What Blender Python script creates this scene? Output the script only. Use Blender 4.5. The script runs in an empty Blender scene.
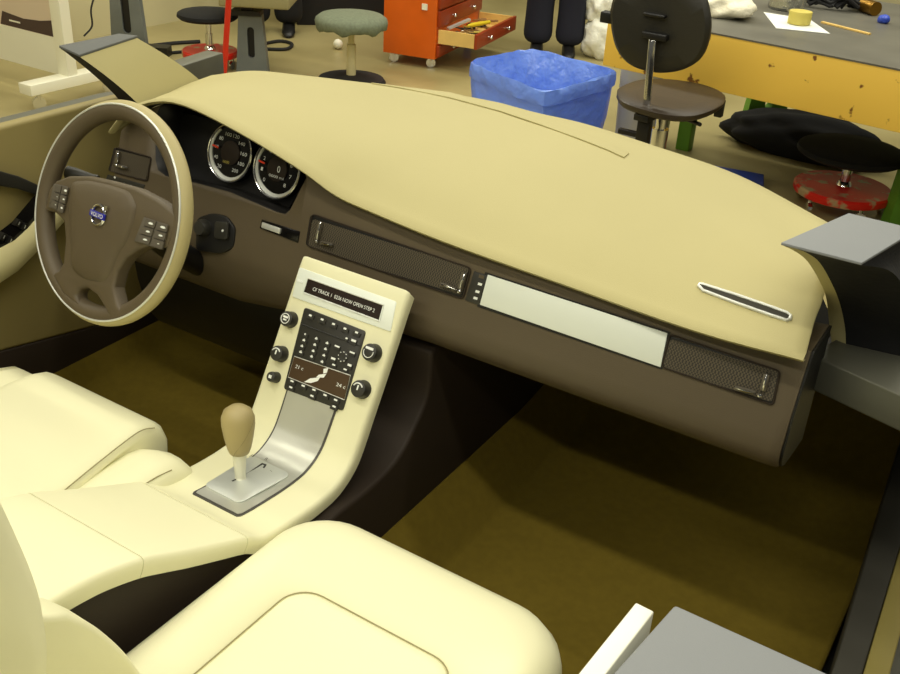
import bpy, bmesh, math, random
from mathutils import Vector, Matrix
from mathutils.bvhtree import BVHTree
from math import sin, cos, tan, pi, radians, sqrt
random.seed(7)
SC = bpy.context.scene
COL = SC.collection
V = Vector

# ------------------------------------------------------------------ camera
CAM = V((.95, -1.045, 1.367)); FOC = 1012.0
def _rot(yaw, pitch, roll):
    f = V((-sin(yaw)*cos(pitch), cos(yaw)*cos(pitch), -sin(pitch)))
    r = V((cos(yaw), sin(yaw), 0)); d = f.cross(r)
    c, s = cos(roll), sin(roll)
    return c*r + s*d, -s*r + c*d, f
AX_R, AX_D, AX_F = _rot(radians(31.3), radians(28.7), radians(-3.37))
cd = bpy.data.cameras.new('camera'); cam = bpy.data.objects.new('camera', cd); COL.objects.link(cam)
cd.sensor_fit = 'HORIZONTAL'; cd.sensor_width = 36.0; cd.lens = FOC/900*36.0
cd.clip_start = .02; cd.clip_end = 100
m = Matrix((AX_R, -AX_D, -AX_F)).transposed().to_4x4(); m.translation = CAM
cam.matrix_world = m; SC.camera = cam

# ------------------------------------------------------------------ light
SC.view_settings.view_transform = 'Standard'; SC.view_settings.look = 'None'
SC.view_settings.gamma = 1; SC.view_settings.use_curve_mapping = False
SC.view_settings.exposure = 0.0
w = bpy.data.worlds.new('workshop_air'); SC.world = w; w.use_nodes = True
bg = w.node_tree.nodes['Background']; bg.inputs[0].default_value = (1.0, .96, .80, 1); bg.inputs[1].default_value = .10
def lamp(name, x, y, z, lx, ly, watts, tilt=0.0):
    ld = bpy.data.lights.new(name, 'AREA'); ld.shape = 'RECTANGLE'; ld.size = lx; ld.size_y = ly
    ld.energy = watts; ld.color = (1.0, .955, .79)
    o = bpy.data.objects.new(name, ld); o.location = (x, y, z); o.rotation_euler = (tilt, 0, 0); COL.objects.link(o)
lamp('ceiling_or_fill_light', .2, -2.4, 3.1, 5.0, .14, 62)
lamp('ceiling_or_fill_light', .2, -.9, 3.1, 5.0, .14, 58)
lamp('ceiling_or_fill_light', -.2, .6, 3.1, 5.0, .14, 34)
lamp('ceiling_or_fill_light', -.6, 2.1, 3.1, 6.0, .14, 62)
lamp('ceiling_or_fill_light', -1.0, 3.6, 3.1, 6.0, .14, 80)
lamp('ceiling_or_fill_light', -4.0, .4, 3.1, 1.2, .14, 30)  # added fill, lifts the white display stand and the floor at left
lamp('ceiling_or_fill_light', -1.5, 5.1, 3.1, 6.0, .14, 90)

# ------------------------------------------------------------------ helpers
def ray(px, py):
    return AX_R*((px-450)/FOC) + AX_D*((py-337)/FOC) + AX_F
def U(px, py, ax, val):                     # pixel -> point on an axis plane of the place
    d = ray(px, py); k = 'xyz'.index(ax)
    return CAM + d*((val-CAM[k])/d[k])
class Plane:
    def __init__(s, p, n, u):
        s.p = V(p); s.n = V(n).normalized(); s.u = V(u).normalized(); s.r = s.u.cross(s.n).normalized()
    def at(s, px, py, off=0.0):
        d = ray(px, py); p = s.p + s.n*off
        return CAM + d*((p-CAM).dot(s.n)/d.dot(s.n))
def lin(c):
    c = c/255.0
    return c/12.92 if c <= .04045 else ((c+.055)/1.055)**2.4
MATS = {}
def mat(name, rgb, rough=.5, metal=0.0, bdist=.002, bump=0.0, bscale=400.0, var=0.0, vscale=6.0, spec=.5, trans=0.0, alpha=1.0, emit=0.0, dark=None, mix=(.45, .6), aniso=None):
    m = bpy.data.materials.new(name); m.use_nodes = True
    nt = m.node_tree; b = nt.nodes['Principled BSDF']
    c = (lin(rgb[0]), lin(rgb[1]), lin(rgb[2]), 1)
    b.inputs['Base Color'].default_value = c
    b.inputs['Roughness'].default_value = rough; b.inputs['Metallic'].default_value = metal
    b.inputs['Specular IOR Level'].default_value = spec
    b.inputs['Transmission Weight'].default_value = trans; b.inputs['Alpha'].default_value = alpha
    if emit:
        b.inputs['Emission Color'].default_value = c; b.inputs['Emission Strength'].default_value = emit
    tc = nt.nodes.new('ShaderNodeTexCoord')
    if bump:
        n = nt.nodes.new('ShaderNodeTexNoise'); n.inputs['Scale'].default_value = bscale; n.inputs['Detail'].default_value = 3
        nt.links.new(tc.outputs['Object'], n.inputs['Vector'])
        bp = nt.nodes.new('ShaderNodeBump'); bp.inputs['Strength'].default_value = bump; bp.inputs['Distance'].default_value = bdist
        nt.links.new(n.outputs['Fac'], bp.inputs['Height']); nt.links.new(bp.outputs['Normal'], b.inputs['Normal'])
    if var or dark:
        n = nt.nodes.new('ShaderNodeTexNoise'); n.inputs['Scale'].default_value = vscale; n.inputs['Detail'].default_value = 5
        nt.links.new(tc.outputs['Object'], n.inputs['Vector'])
        rp = nt.nodes.new('ShaderNodeValToRGB')
        if dark:
            rp.color_ramp.elements[0].position = mix[0]; rp.color_ramp.elements[1].position = mix[1]
            rp.color_ramp.elements[0].color = c; rp.color_ramp.elements[1].color = (lin(dark[0]), lin(dark[1]), lin(dark[2]), 1)
        else:
            rp.color_ramp.elements[0].position = .3; rp.color_ramp.elements[1].position = .7
            rp.color_ramp.elements[0].color = tuple(x*(1-var) for x in c[:3])+(1,)
            rp.color_ramp.elements[1].color = tuple(min(1, x*(1+var)) for x in c[:3])+(1,)
        nt.links.new(n.outputs['Fac'], rp.inputs['Fac']); nt.links.new(rp.outputs['Color'], b.inputs['Base Color'])
    MATS[name] = m
    return m
cream = mat('cream_leather', (232, 229, 191), .5, bump=.12, bscale=900, spec=.35)
beige = mat('beige_grained_skin', (182, 173, 124), .62, bump=.22, bscale=700, spec=.25, var=.03, vscale=3)
beige_rim = mat('beige_rim_leather', (174, 162, 113), .5, bump=.2, bscale=900)
knob_leather = mat('tan_knob_leather', (168, 153, 106), .5, bump=.2, bscale=900)
brown = mat('brown_grained_skin', (88, 77, 58), .5, bump=.25, bscale=900, spec=.4)
brown_dk = mat('dark_brown_skin', (46, 37, 28), .6, bump=.2, bscale=800, spec=.3)
black = mat('black_plastic', (18, 17, 16), .45)
black_gloss = mat('black_glossy_plastic', (14, 13, 13), .2)
charcoal = mat('charcoal_plastic', (44, 43, 38), .42)
door_skin = mat('olive_beige_skin', (150, 136, 84), .6, bump=.2, bscale=700)
carpet = mat('brown_carpet', (124, 106, 38), .95, bump=.9, bscale=1500, var=.07, vscale=60, spec=.1)
silver = mat('silver_trim', (222, 224, 216), .38, .5)
brushed = mat('brushed_silver', (204, 205, 194), .36, .6, bump=.06, bscale=300)
light_alu = mat('pale_silver_trim', (234, 240, 230), .5, .1)
chrome = mat('chrome', (225, 225, 225), .14, 1.0)
white_mark = mat('white_print', (235, 238, 232), .5)
white_paint = mat('white_paint', (238, 236, 214), .45)
red_mark = mat('red_needle', (225, 60, 25), .4)
blue_badge = mat('blue_enamel', (40, 42, 150), .3)
steel = mat('grey_painted_steel', (94, 94, 82), .5, .25, var=.08, vscale=9)
foam_grey = mat('grey_foam', (134, 137, 139), .8, bump=.2, bscale=500, var=.04)
seam_m = mat('seam_thread', (146, 138, 98), .8)
rubber = mat('black_rubber', (22, 22, 23), .7)
red_paint = mat('red_paint', (222, 34, 20), .4, dark=(186, 160, 118), mix=(.56, .62), vscale=11)
red_plain = mat('red_pole_paint', (214, 38, 14), .4)
orange = mat('orange_lacquer', (220, 98, 16), .35, var=.1, vscale=4)
orange_dk = mat('red_lacquered_wood', (150, 54, 16), .35, var=.12, vscale=5)
wood_pale = mat('pale_birch', (226, 190, 110), .55, var=.08, vscale=12)
wood_bench = mat('yellow_pine', (240, 198, 82), .5, dark=(120, 74, 24), mix=(.66, .70), vscale=15, bump=.1, bscale=60)
bench_top_m = mat('worn_steel_sheet', (112, 110, 100), .42, .3, var=.15, vscale=5)
green_paint = mat('green_paint', (104, 158, 46), .5, var=.1, vscale=6)
blue_bag = mat('blue_plastic_film', (134, 172, 255), .2, bdist=.05, bump=.6, bscale=9, spec=.7)
_nt = blue_bag.node_tree; _out = [n for n in _nt.nodes if n.type == 'OUTPUT_MATERIAL'][0]
_tl = _nt.nodes.new('ShaderNodeBsdfTranslucent'); _tl.inputs['Color'].default_value = (lin(150), lin(186), 1.0, 1)
_mx = _nt.nodes.new('ShaderNodeMixShader'); _mx.inputs[0].default_value = .35
_nt.links.new(_nt.nodes['Principled BSDF'].outputs[0], _mx.inputs[1]); _nt.links.new(_tl.outputs[0], _mx.inputs[2]); _nt.links.new(_mx.outputs[0], _out.inputs[0])
white_bag = mat('white_plastic_film', (236, 236, 222), .35, bdist=.03, bump=.6, bscale=14)
cloth_w = mat('white_cloth', (230, 224, 200), .8, bdist=.03, bump=.7, bscale=18)
cloth_g = mat('grey_green_cloth', (112, 120, 98), .9, bump=.8, bscale=160, var=.15, vscale=60)
denim = mat('dark_navy_cloth', (26, 28, 44), .9, bump=.4, bscale=120)
black_cloth = mat('black_cloth', (16, 16, 17), .9, bump=.4, bscale=80)
skin_m = mat('skin', (206, 150, 116), .5)
floor_m = mat('sealed_concrete', (172, 160, 112), .32, dark=(150, 138, 92), mix=(.4, .7), vscale=1.6, spec=.45)
wall_m = mat('cream_wall_paint', (208, 200, 158), .7, var=.03, vscale=1)
card_m = mat('brown_cardboard', (150, 112, 62), .8)
brass_m = mat('brass', (150, 112, 40), .3, .9)
glass_m = mat('clear_plastic', (235, 235, 225), .08, trans=.9, alpha=1)
tape_m = mat('yellow_tape', (206, 190, 92), .5)
blue_obj = mat('blue_plastic', (48, 76, 186), .4)

def link(o): COL.objects.link(o); return o
def tag(o, label=None, cat=None, group=None, kind=None):
    if label: o['label'] = label
    if cat: o['category'] = cat
    if group: o['group'] = group
    if kind: o['kind'] = kind
    return o
def thing(name, loc, label, cat, group=None):
    o = bpy.data.objects.new(name, None); o.location = loc; o.empty_display_size = .05; link(o)
    return tag(o, label, cat, group)
def wloc(o):
    p = V((0, 0, 0))
    while o is not None:
        p = p + V(o.location); o = o.parent
    return p
class MB:
    def __init__(s): s.bm = bmesh.new(); s.mi = 0
    def face(s, vs):
        try:
            f = s.bm.faces.new(vs); f.material_index = s.mi; return f
        except ValueError: return None
    def vert(s, p): return s.bm.verts.new(p)
    def loft(s, secs, closed=True, cap=True, ring=False):
        R = [[s.vert(p) for p in sec] for sec in secs]; n = len(R[0])
        for i in range(len(R) if ring else len(R)-1):
            a, b = R[i], R[(i+1) % len(R)]
            for k in range(n if closed else n-1):
                s.face((a[k], a[(k+1) % n], b[(k+1) % n], b[k]))
        if cap and closed and not ring: s.face(R[0][::-1]); s.face(R[-1])
        return R
    def grid(s, pts): return s.loft(pts, closed=False, cap=False)
    def prism(s, poly, vec):
        vec = V(vec); s.loft([poly, [V(p)+vec for p in poly]]); return s
    def box(s, a, b):
        x0, y0, z0 = a; x1, y1, z1 = b
        return s.prism([V((x0, y0, z0)), V((x1, y0, z0)), V((x1, y1, z0)), V((x0, y1, z0))], (0, 0, z1-z0))
    def obox(s, c, ax, h):
        c = V(c); X, Y, Z = [V(a).normalized()*k for a, k in zip(ax, h)]
        return s.prism([c-X-Y-Z, c+X-Y-Z, c+X+Y-Z, c-X+Y-Z], Z*2)
    def tube(s, path, r, n=12, ring=False, cap=True):
        path = [V(p) for p in path]; m_ = len(path); secs = []
        t0 = (path[1]-path[0]).normalized(); up = V((0, 0, 1)) if abs(t0.z) < .9 else V((1, 0, 0))
        nrm = (up - t0*up.dot(t0)).normalized()
        for i, p in enumerate(path):
            if ring: t = path[(i+1) % m_]-path[i-1]
            else: t = path[min(i+1, m_-1)]-path[max(i-1, 0)]
            t.normalize(); nrm = (nrm - t*nrm.dot(t)).normalized(); bi = t.cross(nrm)
            rr = r[i] if isinstance(r, (list, tuple)) else r
            secs.append([p + nrm*cos(2*pi*k/n)*rr + bi*sin(2*pi*k/n)*rr for k in range(n)])
        s.loft(secs, cap=cap, ring=ring); return s
    def lathe(s, prof, o=(0, 0, 0), ax=(0, 0, 1), n=32, wob=None):
        o = V(o); ax = V(ax).normalized(); up = V((0, 0, 1)) if abs(ax.z) < .9 else V((1, 0, 0))
        a = (up-ax*up.dot(ax)).normalized(); b = ax.cross(a)
        secs = []
        for r, h in prof:
            secs.append([o+ax*h+(a*cos(2*pi*k/n)+b*sin(2*pi*k/n))*max(r, 1e-5) for k in range(n)])
        s.loft(secs); return s
    def build(s, name, m_, parent=None, angle=35, bevel=0.0, seg=3, subsurf=0, bang=40):
        bm = s.bm
        if bevel:
            bmesh.ops.remove_doubles(bm, verts=bm.verts[:], dist=1e-6)
            bmesh.ops.recalc_face_normals(bm, faces=bm.faces[:])
            es = [e for e in bm.edges if len(e.link_faces) == 2 and e.calc_face_angle(0) > radians(bang)]
            bmesh.ops.bevel(bm, geom=es, offset=bevel, segments=seg, profile=.5, affect='EDGES', clamp_overlap=True)
        bmesh.ops.recalc_face_normals(bm, faces=bm.faces[:])
        if parent is not None:
            off = wloc(parent)
            for v in bm.verts: v.co -= off
        me = bpy.data.meshes.new(name); bm.to_mesh(me); bm.free()
        me.polygons.foreach_set('use_smooth', [True]*len(me.polygons))
        me.set_sharp_from_angle(angle=radians(angle))
        for k in (m_ if isinstance(m_, (list, tuple)) else [m_]): me.materials.append(k)
        o = bpy.data.objects.new(name, me); link(o)
        if parent is not None: o.parent = parent
        if subsurf:
            md = o.modifiers.new('subdivision', 'SUBSURF'); md.levels = subsurf; md.render_levels = subsurf
        return o
def center(o):                                # put a lone mesh's origin at its base
    me = o.data; n = len(me.vertices)
    lo = V((sum(v.co.x for v in me.vertices)/n, sum(v.co.y for v in me.vertices)/n, min(v.co.z for v in me.vertices)))
    for v in me.vertices: v.co -= lo
    o.location = V(o.location)+lo
    return o
def copy_tree(o, parent=None):
    c = o.copy(); link(c)
    if parent is not None: c.parent = parent
    for ch in list(o.children): copy_tree(ch, c)
    return c
def lettering(txt, a, b, up, m_, parent, name='lettering', h=None, depth=.0003):
    """text from point a to point b (left to right), rising along up"""
    cu = bpy.data.curves.new('t', 'FONT'); cu.body = txt; cu.size = 1.0; cu.extrude = 0.0
    to = bpy.data.objects.new('t', cu); link(to); bpy.context.view_layer.update()
    dg = bpy.context.evaluated_depsgraph_get()
    me = bpy.data.meshes.new_from_object(to.evaluated_get(dg)); bpy.data.objects.remove(to)
    xs = [v.co.x for v in me.vertices]; ys = [v.co.y for v in me.vertices]
    a, b, up = V(a), V(b), V(up).normalized(); x0, x1, y0, y1 = min(xs), max(xs), min(ys), max(ys)
    X = (b-a)/(x1-x0); L = (b-a).length/(x1-x0); Y = up*(h/(y1-y0) if h else L)
    nrm = X.cross(Y).normalized()
    off = wloc(parent)
    for v in me.vertices: v.co = a + X*(v.co.x-x0) + Y*(v.co.y-y0) + nrm*depth - off
    me.materials.append(m_); me.name = name
    o = bpy.data.objects.new(name, me); link(o); o.parent = parent
    return o
def crv(pts, n=8):                            # Catmull-Rom through points
    pts = [V(p) for p in pts]; out = []
    for i in range(len(pts)-1):
        p0 = pts[i-1] if i else pts[0]*2-pts[1]; p1, p2 = pts[i], pts[i+1]
        p3 = pts[i+2] if i+2 < len(pts) else p2*2-p1
        for k in range(n):
            t = k/n
            out.append(.5*((2*p1)+(p2-p0)*t+(2*p0-5*p1+4*p2-p3)*t*t+(3*p1-p0-3*p2+p3)*t**3))
    out.append(pts[-1]); return out
def interp(tab, x):
    if x <= tab[0][0]: return tab[0][1]
    for (a, b), (c, d) in zip(tab, tab[1:]):
        if x <= c: return b+(d-b)*(x-a)/(c-a)
    return tab[-1][1]
def panel(name, px, pl, o0, o1, m_, parent, bevel=0.0, seg=2):
    mb = MB(); mb.prism([pl.at(x, y, o0) for x, y in px], pl.n*(o1-o0))
    return mb.build(name, m_, parent, bevel=bevel, seg=seg)
def ppanel(mb, px, pl, o0, o1, at=None):
    mb.prism([pl.at(x, y, o0 if at is None else at) + (pl.n*(o0-at) if at is not None else V((0, 0, 0))) for x, y in px], pl.n*(o1-o0))
def rrect(x0, x1, y0, y1, r, k=5):
    out = []
    for cx, cy, a in ((x1-r, y1-r, 0), (x0+r, y1-r, 90), (x0+r, y0+r, 180), (x1-r, y0+r, 270)):
        for i in range(k+1):
            t = radians(a+90*i/k); out.append((cx+r*cos(t), cy+r*sin(t)))
    return out

# ------------------------------------------------------------------ the setting
FZ = -.22
def struct(mb, name, m_): return tag(mb.build(name, m_), kind='structure')
mb = MB(); mb.box((-9, -4, FZ-.1), (6, 12, FZ)); struct(mb, 'floor', floor_m)
mb = MB(); mb.box((-4.75, -4, FZ), (-4.62, 12, 3.3)); struct(mb, 'wall_left', wall_m)
mb = MB(); mb.box((-4.62, 9.0, FZ), (6, 9.15, 3.3)); struct(mb, 'wall_back', wall_m)

# ------------------------------------------------------------------ car buck: platform, carpet, firewall, sills
plat = MB(); plat.box((-1.0, -1.15, FZ), (1.02, 1.12, .03))
o = plat.build('buck_platform', steel, bevel=.004); center(o)
tag(o, 'grey steel platform carrying the whole cut-out car interior', 'platform')
# carpet: one moulded piece with tunnel hump and toe board
mb = MB()
ys = [-1.1, -.6, -.2, .1, .35, .6, .72, .82, .9, .97, 1.03]
zf = [.075, .075, .075, .075, .08, .085, .10, .14, .20, .27, .32]
secs = []
for y, z in zip(ys, zf):
    th = .27 if y < .3 else .27+.12*(y-.3)       # tunnel height
    tz = max(z, th)
    prof = [(-.84, z+.16), (-.80, z+.06), (-.74, z+.004), (-.45, z), (-.22, z), (-.17, z+.02), (-.12, max(z, .16)), (-.09, tz), (.09, tz),
            (.10, max(z, .16)), (.134, z+.10), (.20, z+.012), (.25, z), (.5, z), (.75, z), (.80, z), (.84, z+.004), (.868, z+.01)]
    secs.append(crv([V((a, y, b)) for a, b in prof], 3))
mb.grid(secs)
low = [[V((p.x, p.y, .031)) for p in (s_[0], s_[-1])] for s_ in secs]
o = mb.build('car_carpet', carpet, angle=50)
md = o.modifiers.new('thickness', 'SOLIDIFY'); md.thickness = .012; md.offset = -1
o.location.z = 0
tag(o, 'olive brown moulded carpet lining both footwells under the dashboard', 'carpet')
mb = MB(); mb.prism([V((a, 1.06, b)) for a, b in ((-.98, .03), (1.0, .03), (1.0, .36), (.62, .36), (.50, .50), (.30, .59), (-.98, .59))], (0, .04, 0))
o = mb.build('bulkhead_panel', black_cloth); center(o)
tag(o, 'black bulkhead panel closing the footwells behind the dashboard', 'panel')
sb0 = [(.897, -.20), (.892, .159), (.851, .775), (.835, 1.04)]
sb1 = [(.935, -.20), (.929, .159), (.902, .775), (.892, 1.04)]
mb = MB(); mb.prism([V((-.795, .56, .082)), V((-.795, .80, .42)), V((-.795, .83, .42)), V((-.795, .62, .082))], (.655, 0, 0)); o = mb.build('footwell_shade_sheet', black_cloth, bevel=.004); center(o)  # added black sheet, stands in for the shade deep in the driver's footwell
tag(o, "black sloping liner deep in the driver's footwell beyond the steering wheel", 'panel')
mb = MB(); mb.loft([[V((a[0], a[1], .032)), V((a[0], a[1], .30)), V((b[0], b[1], .30)), V((b[0], b[1], .032))] for a, b in zip(sb0, sb1)]); o = mb.build('sill_board', mat('dark_grey_board', (52, 50, 42), .7, var=.1), bevel=.003); center(o)
tag(o, 'dark grey upright sill board along the right edge of the carpet', 'board')
mb = MB(); mb.loft([[V((b[0]+.001, b[1], .032)), V((b[0]+.001, b[1], .298)), V((b[0]+.034, b[1], .298)), V((b[0]+.034, b[1], .032))] for b in sb1]); o = mb.build('sill_rail', mat('yellowed_rail', (132, 120, 62), .6), bevel=.003); center(o)
tag(o, 'yellowish rail outside the dark sill board at far right', 'rail')

# ------------------------------------------------------------------ dashboard
dash = thing('dashboard', (0, .45, .5), 'beige and brown car dashboard with raised hood over the gauges', 'dashboard')
CP = [  # columns left to right, each from the occupants' edge to the windscreen edge
 [(-.645, .24, .722), (-.640, .33, .757), (-.680, .46, .765), (-.705, .585, .765)],
 [(-.605, .25, .765), (-.605, .36, .785), (-.625, .52, .785), (-.645, .655, .773)],
 [(-.525, .25, .803), (-.52, .38, .812), (-.53, .56, .802), (-.55, .71, .77)],
 [(-.44, .25, .814), (-.43, .40, .818), (-.42, .58, .803), (-.42, .755, .77)],
 [(-.31, .25, .793), (-.30, .40, .805), (-.28, .60, .797), (-.26, .81, .77)],
 [(-.17, .25, .757), (-.16, .39, .783), (-.14, .60, .787), (-.12, .83, .77)],
 [(-.09, .253, .7265), (-.075, .385, .766), (-.065, .60, .783), (-.06, .826, .77)],
 [(-.02, .255, .715), (0, .38, .755), (.0, .60, .780), (0, .82, .77)],
 [(.14, .25, .703), (.15, .38, .745), (.16, .59, .778), (0.111, 0.819, 0.770)],
 [(.36, .25, .693), (.36, .37, .735), (.345, .56, .772), (0.272, 0.782, 0.770)],
 [(.58, .235, .692), (.58, .34, .732), (.56, .49, .766), (0.464, 0.725, 0.770)],
 [(.737, .225, .703), (.723, .31, .726), (.711, .40, .746), (0.658, 0.612, 0.764)]]
rows = []
for k in range(4): rows.append(crv([c[k] for c in CP], 8))
ncol = len(rows[0]); grid = []
for c in range(ncol): grid.append(crv([rows[k][c] for k in range(4)], 6))
full = []
for c, col_ in enumerate(grid):
    F, B = col_[0], col_[-1]
    full.append([F+V((0, .014, 0)), F+V((0, .008, 0)), F+V((0, .001, .002)), F+V((0, -.002, .006)), F+V((0, .003, .011))] +
                [p+V((0, 0, .008*max(0, 1-k/8))) for k, p in enumerate(col_[1:])] + [B+V((0, .015, -.012)), B+V((0, .03, -.05)), B+V((0, .03, -.13))])
nrow = len(full[0])
L0 = [p+V((-.003, 0, -.005)) for p in full[0]]; L1 = [p+V((-.001, 0, -.012)) for p in full[0]]
R0 = [p+V((.0015, 0, -.002)) for p in full[-1]]; R1 = [p+V((0, 0, -.005)) for p in full[-1]]
for q_ in (L0, L1): q_[:5] = full[0][:5]
for q_ in (R0, R1): q_[:5] = full[-1][:5]
full = [L1, L0]+full+[R0, R1]
mb = MB(); mb.grid(full)
cover = mb.build('top_cover', beige, dash, angle=60)
_bm = bmesh.new(); _bm.from_mesh(cover.data)
for v in _bm.verts: v.co += V((0, .45, .5))
TREE = BVHTree.FromBMesh(_bm)
def hit(px, py):
    for k in range(14):
        r_ = TREE.ray_cast(CAM, ray(px, py+k).normalized())
        if r_[0] is not None: break
    return r_[0], (r_[1] if r_[1].z > 0 else -r_[1])
hood = [c for c in grid if -.62 < c[0].x < -.16]
mb = MB(); mb.grid([[c[0]+V((0, .009, -.0006)), c[1]+V((0, .004, -.002)), c[3]-V((0, 0, .010)), c[6]-V((0, 0, .012)), c[9]-V((0, 0, .012))] for c in hood]); mb.build('hood_lining', black, dash, angle=60)
bz = [(-.98, .59), (.30, .59), (.50, .50), (.62, .36), (1.0, .36)]
cw_ = [(c[-1]+V((0, .031, -.125)), c[-1].x) for c in grid[::4]]
A_ = [V((-.97, .60, .60))]+[p for p, x in cw_]+[V((.66, .50, .60)), V((.72, .45, .60)), V((.99, .42, .595))]
B_ = [V((-.97, 1.06, .58))]+[V((x, 1.06, interp(bz, x)-.004)) for p, x in cw_]+[V((.66, 1.06, .356)), V((.72, 1.06, .356)), V((.99, 1.06, .356))]
mb = MB(); mb.loft([[a, b, b-V((0, 0, .01)), a-V((0, 0, .01))] for a, b in zip(A_, B_)]); o = mb.build('light_block_sheet', black_cloth, angle=50); center(o)  # added sheet, stops the front lamps shining under the dashboard into the footwells
tag(o, 'black sheet added to block front light below the windscreen edge of dashboard', 'panel')
# fascia
T = radians(18)
FP = Plane((0, .25, .645), (0, -cos(T), sin(T)), (0, sin(T), cos(T)))
FZT = [(c[0][0], c[0][2]-.001) for c in CP]
def yp(z): return .25+(z-.645)*tan(T)
secs = []; xs = [-.652, -.62, -.58, -.53, -.48, -.44, -.38, -.31, -.24, -.2, -.17, -.12, -.07, -.02, .06, .14, .25, .36, .47, .58, .66, .72, .733, .737]
for x in xs:
    zt = interp(FZT, x); dz = interp([(-.3, -.06), (.08, 0)], x)
    e = .006 if x in (-.652, .737) else (.002 if x == .733 else 0)
    P_ = [(.36, zt+.004), (yp(zt)+.002, zt), (yp(zt-.006)+.001, zt-.006), (yp(.66), .66), (yp(.61), .61), (.2265+e, .578), (.221+e, .556+dz*.5), (.223+e, .540+dz), (.233+e, .524+dz), (.255+e, .514+dz), (.32, .508+dz), (.36, .505+dz)]
    secs.append([V((x, a, b)) for a, b in P_])
mb = MB(); mb.loft(secs); fas = mb.build('fascia', [brown, black], dash, angle=40)
mb = MB(); mb.prism([V((.7375, a+(.004 if b < .6 else 0), b)) for a, b in P_], (.0035, 0, 0)); mb.build('end_panel', black, dash)
# recess for the instruments, cut from the fascia
cut = MB(); cut.mi = 1
px = [(155, 118), (155.5, 160), (158, 170), (166, 176), (200, 184), (230, 192), (277, 212), (285, 214), (290, 210), (297, 196), (306, 178), (296, 140), (240, 90), (170, 80)]
ppanel(cut, px, FP, -.075, .08, at=0)
co = cut.build('cutter', [brown, black], dash)
md = fas.modifiers.new('cut', 'BOOLEAN'); md.object = co; md.operation = 'DIFFERENCE'; md.solver = 'EXACT'
bpy.context.view_layer.update()
me = bpy.data.meshes.new_from_object(fas.evaluated_get(bpy.context.evaluated_depsgraph_get()))
fas.modifiers.clear(); fas.data = me; me.name = 'fascia'; bpy.data.objects.remove(co)
# thin dark joint under the cover
mb = MB(); tp_ = [V((c[1][0], .372, c[1][2]-.013)) for c in CP[1:6]]; mb.prism(tp_+[V((-.16, .372, .60)), V((-.605, .372, .60))], (0, .01, 0)); mb.build('instrument_backing', black, dash)
mb = MB(); mb.loft([[V((x, .262, .475)), V((x, .268, .40)), V((x, .285, .32)), V((x, .315, .275)), V((x, .36, .265)), V((x, .40, .30)), V((x, .36, .48))] for x in (-.645, -.135)]); mb.build('knee_panel', black, dash, bevel=.006)
# instrument cluster
clu = panel('instrument_panel', [(152, 135), (152, 180), (230, 196), (286, 216), (304, 190), (290, 165), (235, 125), (180, 112)], FP, -.0745, -.066, black, dash)
mb = MB(); mb.prism([FP.at(157, 171, -.066), FP.at(228, 189, -.066), FP.at(287, 211, -.066), FP.at(284, 214, -.004), FP.at(228, 192.5, -.004), FP.at(160, 175, -.004)], V((0, 0, -.002)))
mb.build('instrument_shelf', charcoal, dash)
def circ(pl, c, r, off, n=48, a0=0, a1=360):
    return [c + pl.n*off + (pl.r*cos(radians(a0+(a1-a0)*k/n))+pl.u*sin(radians(a0+(a1-a0)*k/n)))*r for k in range(n+(0 if a1-a0 == 360 else 1))]
def gauge(cx, cy, r, nums, needle, a_from, a_to):
    c = FP.at(cx, cy, -.052)
    mb = MB(); mb.loft([circ(FP, c, r, -.015), circ(FP, c, r, .0), circ(FP, c, r*.97, .004), circ(FP, c, r*.94, .0)]); g = mb.build('gauge', black_gloss, dash)
    mb = MB(); mb.tube(circ(FP, c, r*.985, .004), .0022, 8, ring=True); mb.build('chrome_bezel', chrome, g)
    mb = MB()
    a = circ(FP, c, r*.94, .0035, 40, 130, 385); b = circ(FP, c, r*.8, .0015, 40, 130, 385)
    wv = [min(1, max(.12, 1-abs(k-17)/26)) for k in range(41)]
    b = [A+(B-A)*w_ for A, B, w_ in zip(a, b, wv)]
    mb.grid([a, b, [q-FP.n*.003 for q in b], [q-FP.n*.003 for q in a]]); mb.build('silver_scale', silver, g)
    mb = MB(); mb.loft([circ(FP, c, r*.42, 0), circ(FP, c, r*.42, .003), circ(FP, c, r*.39, .0035)]); mb.build('display_disc', brown_dk, g)
    n = len(nums)
    for k, t in enumerate(nums):
        an = radians(a_from+(a_to-a_from)*k/(n-1)); p = c+FP.n*.0035+(FP.r*cos(an)+FP.u*sin(an))*r*.64
        hw = .0026*len(t)
        lettering(t, p-FP.r*hw-FP.u*.004, p+FP.r*hw-FP.u*.004, FP.u, white_mark, g, 'numeral', h=.0068)
    an = radians(needle); d = FP.r*cos(an)+FP.u*sin(an)
    mb = MB(); mb.obox(c+d*r*.66+FP.n*.006, (d, d.cross(FP.n), FP.n), (r*.14, .0018, .001)); mb.build('needle', red_mark, g)
    return g, c
g, c = gauge(231, 153, .056, ['20', '40', '60', '80', '100', '120', '140', '160', '180', '200'], 172, 235, -55)
lettering('0000', c+V((-.012, 0, -.022))+FP.n*.012, c+V((.004, 0, -.022))+FP.n*.012, FP.u, tape_m, g, 'odometer_digits', h=.005)
g, c = gauge(278, 169, .056, ['0', '1', '2', '3', '4', '5', '6', '7', '8'], 172, 225, -45)
lettering('0', c+V((.002, 0, -.006))+FP.n*.006, c+V((.009, 0, -.006))+FP.n*.006, FP.u, white_mark, g, 'gear_digit', h=.012)
lettering('0000 mi', c+V((-.016, 0, -.018))+FP.n*.009, c+V((.02, 0, -.018))+FP.n*.009, FP.u, white_mark, g, 'trip_digits', h=.005)
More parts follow.
